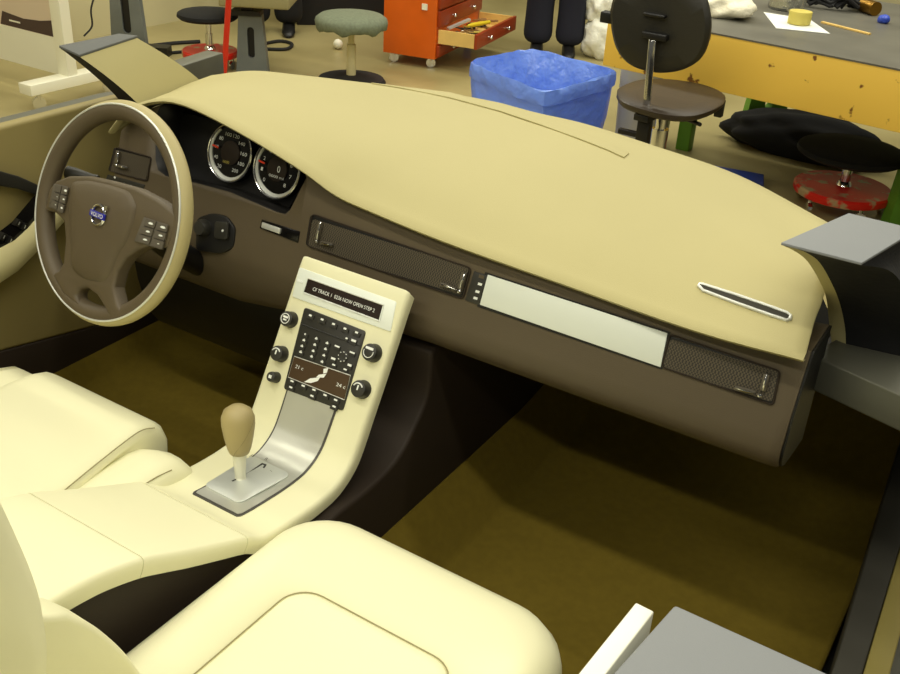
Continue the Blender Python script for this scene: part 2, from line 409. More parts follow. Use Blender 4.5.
# air vents
def flat(pl, p, a, b): return p+pl.r*a+pl.u*b
grille_m = mat('vent_mesh', (52, 46, 36), .6)
_nt = grille_m.node_tree; _b = _nt.nodes['Principled BSDF']
_tc = [n for n in _nt.nodes if n.type == 'TEX_COORD'][0]
_ck = _nt.nodes.new('ShaderNodeTexChecker'); _ck.inputs['Scale'].default_value = 400
_ck.inputs['Color1'].default_value = (lin(86), lin(77), lin(60), 1); _ck.inputs['Color2'].default_value = (lin(40), lin(35), lin(27), 1)
_nt.links.new(_tc.outputs['Object'], _ck.inputs['Vector']); _nt.links.new(_ck.outputs['Color'], _b.inputs['Base Color'])
def vent(px, label=None):
    f = MB(); ppanel(f, px, FP, -.004, .0015); fr = f.build('vent', black, dash, bevel=.001)
    cx = sum(p[0] for p in px)/len(px); cy = sum(p[1] for p in px)/len(px)
    g_ = MB(); ppanel(g_, [(cx+(x-cx)*.985, cy+(y-cy)*.90+.4) for x, y in px], FP, .0005, .0024); g_.build('vent_mesh', grille_m, fr)
    rim = MB(); rim.tube([FP.at(x, y, .0022) for x, y in px], .0014, 6, ring=True); rim.build('vent_rim', brown_dk, fr)
    return fr
def rounded(px, r, k=4):
    out = []; n = len(px)
    for i in range(n):
        a, b, c = V((*px[i-1], 0)), V((*px[i], 0)), V((*px[(i+1) % n], 0))
        p = b+(a-b).normalized()*r; q = b+(c-b).normalized()*r
        for j in range(k+1):
            t = j/k; z = p*(1-t)**2+b*2*t*(1-t)+q*t*t; out.append((z.x, z.y))
    return out
slider_m = mat('slider_brown_grey', (92, 85, 70), .5)
def slider(fr, v0, v1, h0, h1, c):
    mb = MB()
    for a, b, wd in ((v0, v1, .0045), (h0, h1, .0035)):
        A, B = FP.at(*a, .004), FP.at(*b, .004); d = (B-A); s_ = d.cross(FP.n).normalized()
        mb.obox((A+B)/2, (d, s_, FP.n), (d.length/2, wd, .0035))
    sl = mb.build('airflow_slider', slider_m, fr, bevel=.0015)
    mb = MB()
    for a, b in ((v0, v1), (h0, h1)):
        A, B = FP.at(*a, .008), FP.at(*b, .008); d = B-A; s_ = d.cross(FP.n).normalized()*.0022
        pts = [A+d*t+FP.n*(.002*sin(pi*t)) for t in [k/8 for k in range(9)]]
        mb.tube(pts, [.0006+.0016*sin(pi*k/8) for k in range(9)], 8)
    C0 = FP.at(*c, .008); mb.lathe([(0, -.002), (.003, -.001), (.0035, .001), (.002, .003), (0, .0035)], C0, FP.n, 12)
    mb.build('chrome_blade', chrome, fr)
v = vent(rounded([(312, 214), (471, 268.5), (463, 299), (307, 245.5)], 4))
slider(v, (321, 222), (317, 240), (321, 243), (333, 245), (316.5, 241.5))
slider(v, (465, 273), (460, 289), (441, 284), (456, 290), (459, 291.5))
v = vent(rounded([(670, 334.5), (780, 371.5), (773, 405), (662, 367)], 4))
slider(v, (767, 374), (763, 391), (735, 388), (755, 393), (759.5, 395.5))
sw = panel('hazard_switch_panel', [(475, 271), (488, 275.5), (480, 305), (466, 300)], FP, -.002, .002, charcoal, dash, .0008)
for (x, y, m_) in ((482, 276.5, brown), (480.5, 284, white_mark), (478, 291.5, white_mark), (476, 298, white_mark)):
    s_ = 2.6 if m_ is brown else 1.9
    panel('switch_symbol', [(x-s_, y-s_*.8), (x+s_, y-s_*.2), (x+s_-.8, y+s_), (x-s_-.8, y+s_*.4)], FP, .002, .0028, m_, sw)
panel('trim_strip', [(489, 274.5), (668.5, 333), (661.5, 367), (481, 304.5)], FP, -.002, .003, light_alu, dash, .001)
o = panel('trim_border', [(486, 272), (671, 332), (663, 369.5), (478, 306.5)], FP, -.002, .0012, black, dash)
# left vent and lamp switches
v = vent(rounded([(116, 147.5), (151, 157.5), (147, 181), (110, 171)], 2))
slider(v, (119, 151), (117, 163), (118, 166), (128, 168), (116, 165))
lp = panel('lamp_switch_panel', [(109, 174.5), (146, 185), (144, 190), (107, 180)], FP, -.002, .002, charcoal, dash, .001)
for x, y in ((115, 177.5), (124, 184), (131, 186)):
    mb = MB(); mb.lathe([(0, 0), (.0022, 0), (.0022, .001), (0, .0014)], FP.at(x, y, .002), FP.n, 10); mb.build('lamp_symbol', white_mark, lp)
# key slot, start button, card slot
ks = panel('key_surround', rounded([(199, 218), (214, 213), (229, 216), (238, 228), (236, 248), (222, 254), (198, 250)], 5), FP, -.004, .004, black, dash, .003)
panel('start_button', rounded([(217, 221), (230.5, 222), (229.5, 240), (216, 238)], 3), FP, .004, .011, charcoal, ks, .002)
mb = MB(); mb.lathe([(0, 0), (.0024, 0), (.002, .001), (0, .0012)], FP.at(222.7, 230.7, .0112), FP.n, 12); mb.build('start_mark', white_mark, ks)
mb = MB(); mb.lathe([(.017, 0), (.017, .012), (.013, .02), (0, .021)], FP.at(206, 228, .0), FP.n, 20); mb.build('key_barrel', charcoal, ks)
panel('card_slot', [(263, 219.5), (301, 231.5), (299, 243), (261, 228)], FP, -.002, .002, black_gloss, dash, .001)
panel('slot_key', [(263.5, 222), (282, 228.5), (281, 234), (262.5, 227.5)], FP, .001, .006, silver, dash, .0015)
# slot with chrome rim on the passenger side of the cover, and the long defroster strip
def on_cover(px, h=0):
    p, n_ = hit(*px); return p+n_*h
path = [(698.5, 286.5), (699.5, 284.6), (703, 285), (735, 295.2), (770, 307.4), (787, 313.6), (790.5, 316.5), (790, 320), (786, 321), (770, 315.8), (735, 303.4), (703, 291.2)]
mb = MB(); mb.prism([on_cover(p, .0005) for p in path], V((0, 0, .0016)))
so = mb.build('sensor_slot', mat('matt_dark_olive', (44, 42, 30), .8), dash)
mb = MB(); mb.tube([on_cover(p, .0015) for p in path], .0026, 8, ring=True); mb.build('chrome_rim', silver, so)
up_ = [(372, 81), (400, 84.5), (450, 93.5), (500, 106), (540, 119), (580, 134), (610, 145.5), (629, 154)]
lo_ = [(371, 84), (400, 88.5), (450, 98.5), (500, 112), (540, 125.5), (580, 140), (608, 151), (624, 158.5)]
mb = MB(); mb.loft([[on_cover(a, .0002), on_cover(a, .003), on_cover(b, .003), on_cover(b, .0002)] for a, b in zip(up_, lo_)])
mb.build('defroster_strip', beige, dash, bevel=.001)

# ------------------------------------------------------------------ steering wheel
TW = radians(21.9)
YW = radians(3.6)
WP = Plane((-.367, 0, .7015), (-cos(TW)*sin(YW), -cos(TW)*cos(YW), sin(TW)), (sin(TW)*sin(YW), sin(TW)*cos(YW), cos(TW)))
wheel = thing('steering_wheel', (-.37, .03, .69), 'brown and beige leather steering wheel with thin silver ring in rim', 'steering wheel')
RM, RA, RB = .1730, .0170, .0160
def rim_pt(th, ph):
    d = WP.r*cos(th)+WP.u*sin(th)
    return WP.p + d*(RM+RA*cos(ph)) + WP.n*RB*sin(ph)
N = 96
def strip(a0, a1, k=10):
    return [[rim_pt(2*pi*i/N, radians(a0+(a1-a0)*j/k)) for j in range(k+1)] for i in range(N)]
mb = MB(); mb.loft(strip(-130, 62), closed=False, cap=False, ring=True); mb.build('rim_outer_leather', beige_rim, wheel, angle=80)
mb = MB(); mb.loft(strip(62, 230), closed=False, cap=False, ring=True); mb.build('rim_inner_leather', brown, wheel, angle=80)
mb = MB(); mb.tube([rim_pt(2*pi*i/N, radians(62)) for i in range(N)], .0019, 8, ring=True); mb.build('silver_ring', silver, wheel)
hubp = [(50, 190), (57, 181), (70, 176), (90, 176), (112, 181), (137, 188), (158, 199), (178, 214), (176, 230), (169, 249), (160, 247), (150, 246), (139, 249.5), (127, 258), (119, 271),
        (115, 287), (119, 304), (127, 316), (112, 320), (106, 308), (98, 295), (88, 287.5), (80, 289), (77, 295), (82, 308), (64, 294), (53, 274), (60, 270.5), (64.5, 262), (66.5, 240), (65, 221), (56, 212.5), (46, 211)]
mb = MB(); ppanel(mb, hubp, WP, -.012, .016, at=.012); hub = mb.build('hub_pad', brown, wheel, bevel=.006, seg=3)
# soft dome of the airbag cover
cen = WP.at(97, 225, .016)
dome = [(72, 181), (90, 180), (112, 185), (130, 191), (137, 205), (134, 222), (128, 240), (118, 256), (112, 272), (104, 283), (84, 280), (72, 270), (70, 240), (69, 205)]
ring0 = [WP.at(x, y, .016) for x, y in rounded(dome, 5, 3)]
mb = MB(); mb.loft([[p-WP.n*.002 for p in ring0], [cen+(p-cen)*.985+WP.n*.001 for p in ring0], [cen+(p-cen)*.9+WP.n*.005 for p in ring0], [cen+(p-cen)*.7+WP.n*.009 for p in ring0], [cen+(p-cen)*.4+WP.n*.0115 for p in ring0], [cen+(p-cen)*.05+WP.n*.012 for p in ring0]])
mb.build('airbag_cover', brown, wheel, angle=60)
# rear shell and column
mb = MB(); mb.lathe([(.0, 0), (.055, .0), (.050, .02), (.036, .05), (.02, .055), (0, .055)], WP.p-WP.n*.012, -WP.n, 28)
mb.build('column_shroud', brown_dk, wheel)
mb = MB(); mb.tube([WP.p-WP.n*.05, WP.p-WP.n*.06-WP.u*.01, V((-.40, .16, .57)), V((-.42, .26, .49))], .024, 14); mb.build('column', black, wheel)
BK = WP
btn_m = mat('grey_brown_plastic', (88, 82, 72), .5)
def btn_panel(corner, rows_, cols, marks):
    bp_ = panel('button_panel', corner, WP, .012, .0185, btn_m, wheel, .0012)
    TL, TR, BR, BL = [V((*c_, 0)) for c_ in corner]
    for r_ in range(rows_):
        for c_ in range(cols):
            def q(a, b):
                t = TL+(TR-TL)*a; u_ = BL+(BR-BL)*a; z = t+(u_-t)*b; return (z.x, z.y)
            a0, a1, b0, b1 = (c_+.08)/cols, (c_+.92)/cols, (r_+.08)/rows_, (r_+.92)/rows_
            mb = MB(); ppanel(mb, [q(a0, b0), q(a1, b0), q(a1, b1), q(a0, b1)], WP, .0185, .021)
            mb.mi = 1; ma, mb_ = (a0+a1)/2, (b0+b1)/2; k = marks[r_*cols+c_]
            if k:
                mb.prism([WP.at(*q(ma+dx*.085*k, mb_+dy*.04*k), .0212) for dx, dy in ((-1, .3), (-.5, -.8), (.5, -.8), (1, .3), (.4, .9), (-.4, .9))], WP.n*.0006)
            mb.build('button', [btn_m, white_mark], bp_)
btn_panel([(146.5, 217.5), (170, 225), (164, 250), (137, 241.5)], 3, 2, [1.2, 1.3, 1.0, 1.0, 1.0, .5])
btn_panel([(56.5, 184), (70, 187), (64, 214), (51.5, 207)], 3, 2, [0, 1.2, .4, .8, .4, .9])
# badge
c = WP.at(98.3, 215, .030); rb = .0165
mb = MB()
mb.loft([[c+(WP.r*cos(2*pi*k/40)+WP.u*sin(2*pi*k/40))*(rb+.0025*cos(j*pi/4))+WP.n*.0025*sin(j*pi/4) for j in range(8)] for k in range(40)], ring=True)
d = (WP.r+WP.u).normalized(); s_ = d.cross(WP.n).normalized(); t0 = c+d*(rb+.001)
mb.prism([t0-s_*.002-WP.n*.001, t0+d*.004-s_*.002-WP.n*.001, t0+d*.004-s_*.0055-WP.n*.001, t0+d*.010+(-s_)*.0-WP.n*.001, t0+d*.004+s_*.0055-WP.n*.001, t0+d*.004+s_*.002-WP.n*.001, t0+s_*.002-WP.n*.001], WP.n*.003)
bd = mb.build('badge', chrome, wheel)
mb = MB(); mb.obox(c+WP.n*.0015, (WP.r, WP.u, WP.n), (rb+.003, .0052, .0015)); mb.build('badge_bar', blue_badge, bd, bevel=.0005)
lettering('VOLVO', c-WP.r*.0155-WP.u*.0034+WP.n*.003, c+WP.r*.0155-WP.u*.0034+WP.n*.003, WP.u, white_mark, bd, h=.0068, depth=.0006)
# stalk on the left of the column
mb = MB(); A = U(98, 179, 'y', .07); B = U(66, 172, 'y', .05)
pts = [A+(B-A)*t for t in (0, .2, .45, .7, .95, 1)]
mb.tube(pts, [.007, .007, .009, .0115, .012, .006], 12); mb.build('indicator_stalk', charcoal, wheel)

# ------------------------------------------------------------------ centre console
con = thing('center_console', (0, 0, .2), 'cream floating centre console with silver waterfall panel and gear lever', 'console')
PROF = crv([V((0, a, b)) for a, b in ((.200, .630), (.188, .622), (.150, .558), (.115, .498), (.082, .443), (.058, .402), (.038, .374), (.012, .356), (-.02, .348), (-.08, .349), (-.165, .360), (-.205, .383), (-.255, .407), (-.311, .434), (-.353, .456), (-.393, .476), (-.44, .493), (-.476, .502), (-.52, .508), (-.60, .511), (-.70, .511))], 14)
PROF = PROF[7:]
TH = [(.19, .022), (.05, .024), (-.16, .026), (-.30, .027), (-.45, .028), (-.7, .030)]
def section(i, hw, th):
    p = PROF[i]; t = (PROF[min(i+1, len(PROF)-1)]-PROF[max(i-1, 0)]).normalized(); n_ = V((0, t.z, -t.y))
    r = min(.007, th*.4); out = []
    for a, b in ((hw, -th), (hw+.001, -th*.5), (hw, -r), (hw-r*.3, -r*.3), (hw-r, 0), (hw*.5, 0), (0, 0), (-hw*.5, 0), (-hw+r, 0), (-hw+r*.3, -r*.3), (-hw, -r), (-hw-.001, -th*.5), (-hw, -th)):
        out.append(p+V((a, 0, 0))+n_*b)
    return out
HW = [(.19, .1145), (-.16, .1155), (-.7, .118)]
def hwid(y): return interp(sorted(HW), y)
secs = []
for i, p in enumerate(PROF):
    hw = hwid(p.y); th = interp(sorted(TH), p.y)
    if i == 0: hw -= .003
    secs.append(section(i, hw, th))
isplit1 = min(range(len(PROF)), key=lambda i: abs(PROF[i].y+.205)); isplit2 = min(range(len(PROF)), key=lambda i: abs(PROF[i].y+.392))
mb = MB(); mb.loft(secs[:isplit1+1]); mb.build('console_panel', cream, con, angle=50)
gap = V((0, -.0012, 0))
mb = MB(); mb.loft([[p+gap for p in secs[isplit1]]]+secs[isplit1+1:isplit2+1]); mb.build('cubby_lid', cream, con, angle=50)
mb = MB(); mb.loft([[p+gap for p in secs[isplit2]]]+secs[isplit2+1:]); mb.build('armrest_lid', cream, con, angle=50)
# base and tunnel trim
mb = MB(); pr = [(PROF[i].y, PROF[i].z-.036) for i in range(isplit1-28, len(PROF))]
mb.prism([V((-.105, a, b)) for a, b in pr]+[V((-.105, -.70, .09)), V((-.105, pr[0][0], .09))], (.21, 0, 0)); mb.build('console_base', brown_dk, con, bevel=.004)
e = [U(432, 352, 'x', .135), U(428, 395, 'x', .135), U(414, 430, 'x', .135), U(396, 462, 'x', .135), U(368, 490, 'x', .135), U(340, 512, 'x', .135)]
e = crv(e, 4)
poly = [V((.135, p.y, p.z)) for p in e]+[V((.135, -.30, e[-1].z-.03)), V((.135, -.30, .085)), V((.135, .80, .085)), V((.135, .80, .50)), V((.135, .36, .53))]
mb = MB(); mb.prism([p+V((-.27, 0, 0)) for p in poly], (.27, 0, 0)); mb.build('tunnel_trim', brown_dk, con, bevel=.008)
# face plane of the tall part
fu = V((0, .188-.082, .622-.443)).normalized()
CPn = Plane((0, .188, .622), (0, -fu.z, fu.y), fu)
dsp = panel('display_bezel', rounded([(300.5, 267.5), (397.5, 302), (391.5, 332), (293, 297)], 2), CPn, -.002, .0018, light_alu, con, .0008)
panel('display_screen', [(308.5, 279), (383, 305.5), (379, 320), (304.5, 292)], CPn, .001, .0024, mat('smoked_screen', (40, 30, 26), .25), dsp)
mb = MB(); mb.tube([CPn.at(x, y, .002) for x, y in ((308, 278), (384, 305), (380, 321.5), (303.5, 293))], .0014, 6, ring=True); mb.build('screen_rim', silver, dsp)
lettering('CF TRACK 1  0236 NOW OPEN STEP 2', CPn.at(312.5, 290.5, .0026), CPn.at(374, 312.5, .0026), CPn.u, white_mark, dsp, h=.0062)
panel('eject_key', [(297.5, 279), (303, 281), (302.2, 283.2), (296.7, 281.2)], CPn, .0018, .003, white_mark, dsp)
kp = panel('key_panel', rounded([(306, 307.5), (367, 331.5), (344, 411), (285, 389)], 3), CPn, -.002, .003, charcoal, con, .001)
def cxy(x, y): return 280+x/6.127, 300+y/6.127
A_, B_ = CPn.at(*cxy(138, 150), .0032), CPn.at(*cxy(500, 285), .0032)
mb = MB(); mb.tube([A_, B_], .0012, 6); mb.build('disc_slot', black, kp)
def key(x, y, w_=.0062, h_=.0042, mark=.5, kind='bar', name='key'):
    p = CPn.at(*cxy(x, y), .003); mb = MB()
    mb.obox(p+CPn.n*.001-CPn.u*.002, (CPn.r, CPn.u, CPn.n), (w_, h_*.75, .0012)); mb.mi = 1
    mb.obox(p+CPn.n*.0022+CPn.u*.0006, (CPn.r, CPn.u, CPn.n), (w_*mark, h_*.32, .0003))
    if kind == 'digit': mb.obox(p+CPn.n*.0022+CPn.u*.002, (CPn.r, CPn.u, CPn.n), (w_*mark*.4, h_*.35, .0003))
    return mb.build(name, [charcoal, white_mark], kp)
for x, y in ((190, 97), (262, 122), (332, 150), (402, 178), (473, 202)): key(x, y, .0075, .005, .38)
for n_, (x, y) in enumerate(((158, 212), (150, 250), (138, 286), (130, 322), (226, 240), (216, 278), (207, 316), (197, 350), (292, 268), (282, 304), (272, 343), (261, 382))):
    if n_ in (0,): key(x, y, .0062, .0042, .2)
    else: key(x, y, .0062, .0042, .42, 'digit')
for x, y, w_, h_, mk in ((354, 287, .006, .004, .85), (446, 325, .006, .004, .85), (330, 362, .006, .0055, .75), (430, 402, .005, .006, .8), (333, 400, .005, .004, .6), (403, 428, .005, .004, .65), (412, 238, .003, .004, .7), (455, 252, .006, .006, .8)):
    key(x, y, w_, h_, mk)
cn = CPn.at(*cxy(388, 348), .003)
mb = MB(); mb.lathe([(0, 0), (.0095, 0), (.0095, .002), (.006, .003), (.005, .0022), (0, .0022)], cn, CPn.n, 24)
mb.mi = 1
for k in range(8):
    an = pi*k/4; mb.obox(cn+(CPn.r*cos(an)+CPn.u*sin(an))*.0082+CPn.n*.003, (CPn.r, CPn.u, CPn.n), (.0008, .0008, .0006))
mb.build('menu_ring', [charcoal, white_mark], kp)
cl = panel('climate_screen', [cxy(*p) for p in ((88, 345), (432, 462), (395, 612), (50, 472))], CPn, .003, .0042, mat('brown_lens', (70, 52, 32), .3), kp)
mb = MB(); mb.tube([CPn.at(*cxy(*p), .0042) for p in ((88, 345), (432, 462), (395, 612), (50, 472))], .0007, 6, ring=True); mb.build('climate_rim', silver, kp)
mb = MB()
for pl_ in (((268, 422), (296, 417), (288, 446), (266, 450)), ((238, 458), (286, 451), (268, 476), (222, 474)), ((148, 503), (186, 480), (246, 474), (232, 496), (190, 509))):
    mb.prism([CPn.at(*cxy(*p), .0043) for p in pl_], CPn.n*.0006)
mb.build('airflow_figure', white_mark, kp)
lettering('21 c', CPn.at(*cxy(92, 415), .0046), CPn.at(*cxy(140, 432), .0046), CPn.u, white_mark, kp, 'temperature_digits', h=.006)
lettering('24 c', CPn.at(*cxy(342, 526), .0046), CPn.at(*cxy(398, 546), .0046), CPn.u, white_mark, kp, 'temperature_digits', h=.006)
for x, y in ((78, 500), (70, 537), (146, 528), (212, 553), (200, 590), (280, 585), (345, 615), (335, 655)): key(x, y, .0075, .0045, .45)
# rotary knobs
def knob(px_, py_, r, kind):
    p = CPn.at(px_, py_, .010); p = p-CPn.n*.010; mb = MB()
    mb.lathe([(r*1.05, -.001), (r*1.05, .002), (r*.98, .004), (r*.98, .014), (r*.9, .017), (r*.7, .018), (0, .018)], p, CPn.n, 28)
    k_ = mb.build('rotary_knob', charcoal, con)
    mb = MB(); q = p+CPn.n*.0185
    if kind == 'ring':
        mb.tube([q+(CPn.r*cos(a)+CPn.u*sin(a))*r*.62 for a in [2*pi*k/28 for k in range(28)]], .0008, 6, ring=True)
        mb.obox(q+CPn.u*r*.2, (CPn.r, CPn.u, CPn.n), (r*.38, r*.13, .0005)); mb.obox(q-CPn.u*r*.15, (CPn.r, CPn.u, CPn.n), (r*.25, r*.1, .0005))
    elif kind == 'arc':
        mb.tube([q+(CPn.r*cos(a)+CPn.u*sin(a))*r*.62 for a in [radians(30+130*k/14) for k in range(15)]], .0012, 6)
        mb.obox(q+CPn.u*r*.12, (CPn.r, CPn.u, CPn.n), (.0012, r*.28, .0005))
    elif kind == 'lip':
        mb.tube([q+(CPn.r*cos(a)+CPn.u*sin(a))*r*.62 for a in [radians(165+210*k/20) for k in range(21)]], .0007, 6)
        mb.obox(q+CPn.u*r*.42, (CPn.r, CPn.u, CPn.n), (r*.5, r*.14, .0005))
    else:
        mb.obox(q, (CPn.r, CPn.u, CPn.n), (r*.32, r*.3, .0005))
    mb.build('knob_mark', white_mark, k_)
knob(288, 319, .0138, 'ring'); knob(278.5, 353.5, .0138, 'arc'); knob(273, 377, .0094, 'dot')
knob(371, 352.5, .0150, 'lip'); knob(360, 389, .0150, 'arc')
# silver waterfall insert and shifter plate
i0 = min(range(len(PROF)), key=lambda i: abs(PROF[i].y-.088)); i1 = min(range(len(PROF)), key=lambda i: abs(PROF[i].y+.166))
def surf(i, x, off):
    p = PROF[i]; t = (PROF[i+1]-PROF[i-1]).normalized(); n_ = V((0, t.z, -t.y))
    return p+V((x, 0, 0))+n_*off
def wf(i):
    f = (i-i0)/(i1-i0); return .0545-.004*f
def taper(i, hw, ye):                              # rounded near corners ending at ye
    r = .011; k_ = ye+r-PROF[i].y
    return hw if k_ <= 0 else hw-r+sqrt(max(0, r*r-k_*k_))
J1 = [i for i in range(i0, len(PROF)) if PROF[i].y > -.1615]
mb = MB(); mb.loft([[surf(i, taper(i, wf(i), -.163)*k_, h_) for k_, h_ in ((1, -.002), (1, .0016), (.94, .0018), (.0, .0018), (-.94, .0018), (-1, .0016), (-1, -.002))] for i in J1])
mb.build('waterfall_frame', mat('dark_silver_edge', (84, 82, 78), .4, .4), con, angle=50)
J2 = [i for i in range(i0, len(PROF)) if PROF[i].y > -.1575]
mb = MB(); mb.loft([[surf(i, taper(i, wf(i)-.0035, -.159)*k_, h_) for k_, h_ in ((1, .0), (1, .0026), (.5, .0026), (.0, .0026), (-.5, .0026), (-1, .0026), (-1, 0))] for i in J2])
mb.build('silver_waterfall', brushed, con, angle=50)
zp = .3585
pp = [U(x, y, 'z', zp) for x, y in rounded([(203, 485), (239, 503.5), (291, 471), (251, 452)], 7, 6)]
y_c = sum(p.y for p in pp)/len(pp)
mb = MB(); mb.prism([V((p.x, p.y, interp(sorted([(q.y, q.z) for q in PROF]), p.y)+.002)) for p in pp], (0, 0, .003))
sp = mb.build('shifter_plate', mat('satin_silver_plate', (206, 210, 204), .38, .45), con, bevel=.001)
def onp(x, y, h=.0052):
    p = U(x, y, 'z', .357); return V((p.x, p.y, interp(sorted([(q.y, q.z) for q in PROF]), p.y)+h))
mb = MB(); mb.tube([onp(x, y, .0056) for x, y in ((232, 481), (241, 476.5), (249, 471), (257, 465.5), (262, 462), (265.5, 463), (263.5, 466))], .0018, 8); mb.build('gate_slot', charcoal, sp)
for t_, x, y in (('P', 249, 455), ('R', 264, 458), ('N', 244, 486), ('D', 268, 470), ('M', 228, 470)):
    a = onp(x, y); lettering(t_, a, a+V((.005, 0, 0)), V((0, 1, .1)), steel, sp, 'gear_letter')
# gear lever
base = onp(240.5, 477, .004)
top = U(237.5, 407, 'y', base.y+.012)
ax = (top-base).normalized(); Lh = (top-base).length
mb = MB(); mb.lathe([(.011, 0), (.0085, .004), (.0085, .004), (.0095, .02), (.0125, Lh*.48), (.0125, Lh*.52), (0, Lh*.52)], base, ax, 24)
lv = mb.build('gear_lever', mat('satin_white_metal', (225, 224, 206), .35, .2), con)
mb = MB(); mb.lathe([(0, Lh*.38), (.0160, Lh*.38), (.0195, Lh*.45), (.0238, Lh*.60), (.0268, Lh*.76), (.0268, Lh*.86), (.0225, Lh*.95), (.013, Lh*1.005), (0, Lh*1.02)], base, ax, 32)
mb.build('gear_knob', knob_leather, lv, angle=80)
mb = MB(); R_ = (AX_R-ax*AX_R.dot(ax)).normalized(); Fd = ax.cross(R_); Fd = -Fd if Fd.dot(AX_F) > 0 else Fd
sd = (R_*.8+Fd*.6).normalized()
pr_ = [(.0164, .38), (.0199, .45), (.0242, .60), (.0272, .76), (.0272, .86), (.0230, .95)]
mb.tube([base+ax*(Lh*h_)+(R_*cos(a_)+Fd*sin(a_))*r_ for (r_, h_), a_ in zip(pr_, (2.0, 1.7, 1.1, .6, .2, -.1))], .0006, 6); mb.build('knob_seam', seam_m, lv)

# ------------------------------------------------------------------ seats
def ring_loop(x0, x1, y0, y1, rf, rb_, z, k=8):
    out = []
    for cx, cy, a, r in ((x1-rf, y1-rf, 0, rf), (x0+rf, y1-rf, 90, rf), (x0+rb_, y0+rb_, 180, rb_), (x1-rb_, y0+rb_, 270, rb_)):
        for i in range(k+1):
            t = radians(a+90*i/k); out.append(V((cx+r*cos(t), cy+r*sin(t), z)))
    return out
pseat = thing('passenger_seat', (.37, -.45, .08), 'cream leather passenger seat, its rounded cushion in the foreground', 'seat')
X0, X1, Y0, Y1 = .127, .603, -.80, -.072
def lp(il, ir, if_, z, rf, zb=0): return ring_loop(X0+il, X1-ir, Y0+.0+min(il, .05), Y1-if_, rf, .05, z)
L_ = [lp(.03, .03, .05, .12, .08), lp(.006, .006, .02, .20, .088), lp(0, 0, .004, .30, .088), lp(0, 0, 0, .335, .088), lp(.004, .004, .004, .358, .088), lp(.014, .014, .014, .377, .086),
      lp(.03, .03, .032, .389, .083), lp(.05, .05, .058, .393, .082), lp(.07, .07, .09, .390, .07), lp(.088, .088, .125, .380, .055), lp(.100, .100, .153, .3735, .045), lp(.1035, .1035, .1565, .369, .042), lp(.107, .107, .160, .3735, .04), lp(.115, .115, .173, .3765, .036), lp(.15, .15, .25, .378, .03)]
mb = MB(); mb.loft(L_); cu = mb.build('seat_cushion', cream, pseat, angle=60)
mb = MB(); mb.tube([p+V((0, 0, .003)) for p in lp(.1035, .1035, .1565, .3695, .042)], .0009, 6, ring=True); mb.build('cushion_piping', seam_m, pseat)
# lower bolster where the cushion meets the backrest
cont = [U(x, y, 'x', .165) for x, y in ((48, 601), (72, 612), (90, 625), (108, 642), (124, 663))]
cont = crv(cont, 4)
mb = MB(); poly = [V((.15, p.y, p.z)) for p in cont]+[V((.15, -.46, .30)), V((.15, -.80, .28)), V((.15, -.82, .60)), V((.15, -.60, .585))]
mb.prism(poly, (.05, 0, 0)); mb.build('hip_bolster', cream, pseat, bevel=.008, seg=4)
w_ = [(-70, 400), (-40, 438), (-22, 468), (-7, 498), (5, 524), (17, 552), (27, 582), (30, 604), (29, 630), (24, 652), (17, 676), (10, 700)]
cw = crv([U(x, y, 'x', .185) for x, y in w_], 6)
mb = MB()
def wing(x, dy): return [V((x, p.y+dy, p.z)) for p in cw]+[V((x, -.86, cw[-1].z)), V((x, -.95, cw[0].z))]
mb.loft([wing(.150, -.03), wing(.158, -.008), wing(.175, -.001), wing(.188, 0), wing(.215, -.008), wing(.25, -.03), wing(.27, -.06)])
mb.build('backrest_bolster', cream, pseat, angle=60)
mb = MB(); secs = []
for x in (.155, .19, .26, .37, .48, .55, .585):
    e_ = .02 if x in (.155, .585) else 0
    secs.append([V((x, -.70-e_, .34)), V((x, -.72-e_, .50)), V((x, -.76-e_, .70)), V((x, -.81-e_, .86-e_)), V((x, -.86, .90-e_)), V((x, -.91, .86-e_)), V((x, -.87, .60)), V((x, -.82, .30))])
mb.loft(secs); mb.build('backrest', cream, pseat, bevel=.015)
mb = MB(); mb.box((.19, -.75, .086), (.55, -.2, .14)); mb.build('seat_base', black, pseat, bevel=.01)

dseat = thing('driver_seat', (-.37, -.45, .08), 'cream leather driver seat beside the console below steering wheel', 'seat')
ZS = .39
# centre cushion: rounded slab whose front edge rolls down
def slab(name, xa, xb, yf, z, yb=-.85, skew=0.0, drop=.0, low=.13, flare=None):
    secs = []
    st = [(.0, -.018), (.004, -.008), (.012, -.002), (.028, 0)]
    k_ = min(1, (xb-xa)/.085); st = [(a*k_, b*(.5+.5*k_)) for a, b in st]
    xs_ = [xa+a for a, _ in st]+[xa+(xb-xa)*k/6 for k in range(1, 6)]+[xb-a for a, _ in st[::-1]]
    dz_ = [b for _, b in st]+[0]*5+[b for _, b in st[::-1]]
    for x, dz in zip(xs_, dz_):
        s_ = skew*(x-xa)
        pr2 = [(yb, low), (yb, z+dz+drop), (-.6, z+dz+drop*.7), (-.3, z+dz), (yf-.10, z+dz+.001), (yf-.055, z+dz-.003), (yf-.025, z+dz-.012), (yf-.008, z+dz-.028), (yf, z+dz-.05), (yf-.003, z+dz-.085), (yf-.02, z+dz-.14), (yf-.04, low)]
        secs.append([V((x+(interp(flare, a)*max(0, (x-xa)/(xb-xa)-.6)/.4 if flare else 0), a+s_+dz*.4, b)) for a, b in pr2])
    mb = MB(); mb.loft(secs); return mb.build(name, cream, dseat, angle=60)
slab('cushion_center', -.497, -.190, -.062, ZS+.014, drop=-.02, flare=[(-.45, .04), (-.31, .030), (-.11, -.008), (-.06, -.012)])
slab('cushion_bolster', -.60, -.492, -.062, ZS-.012)
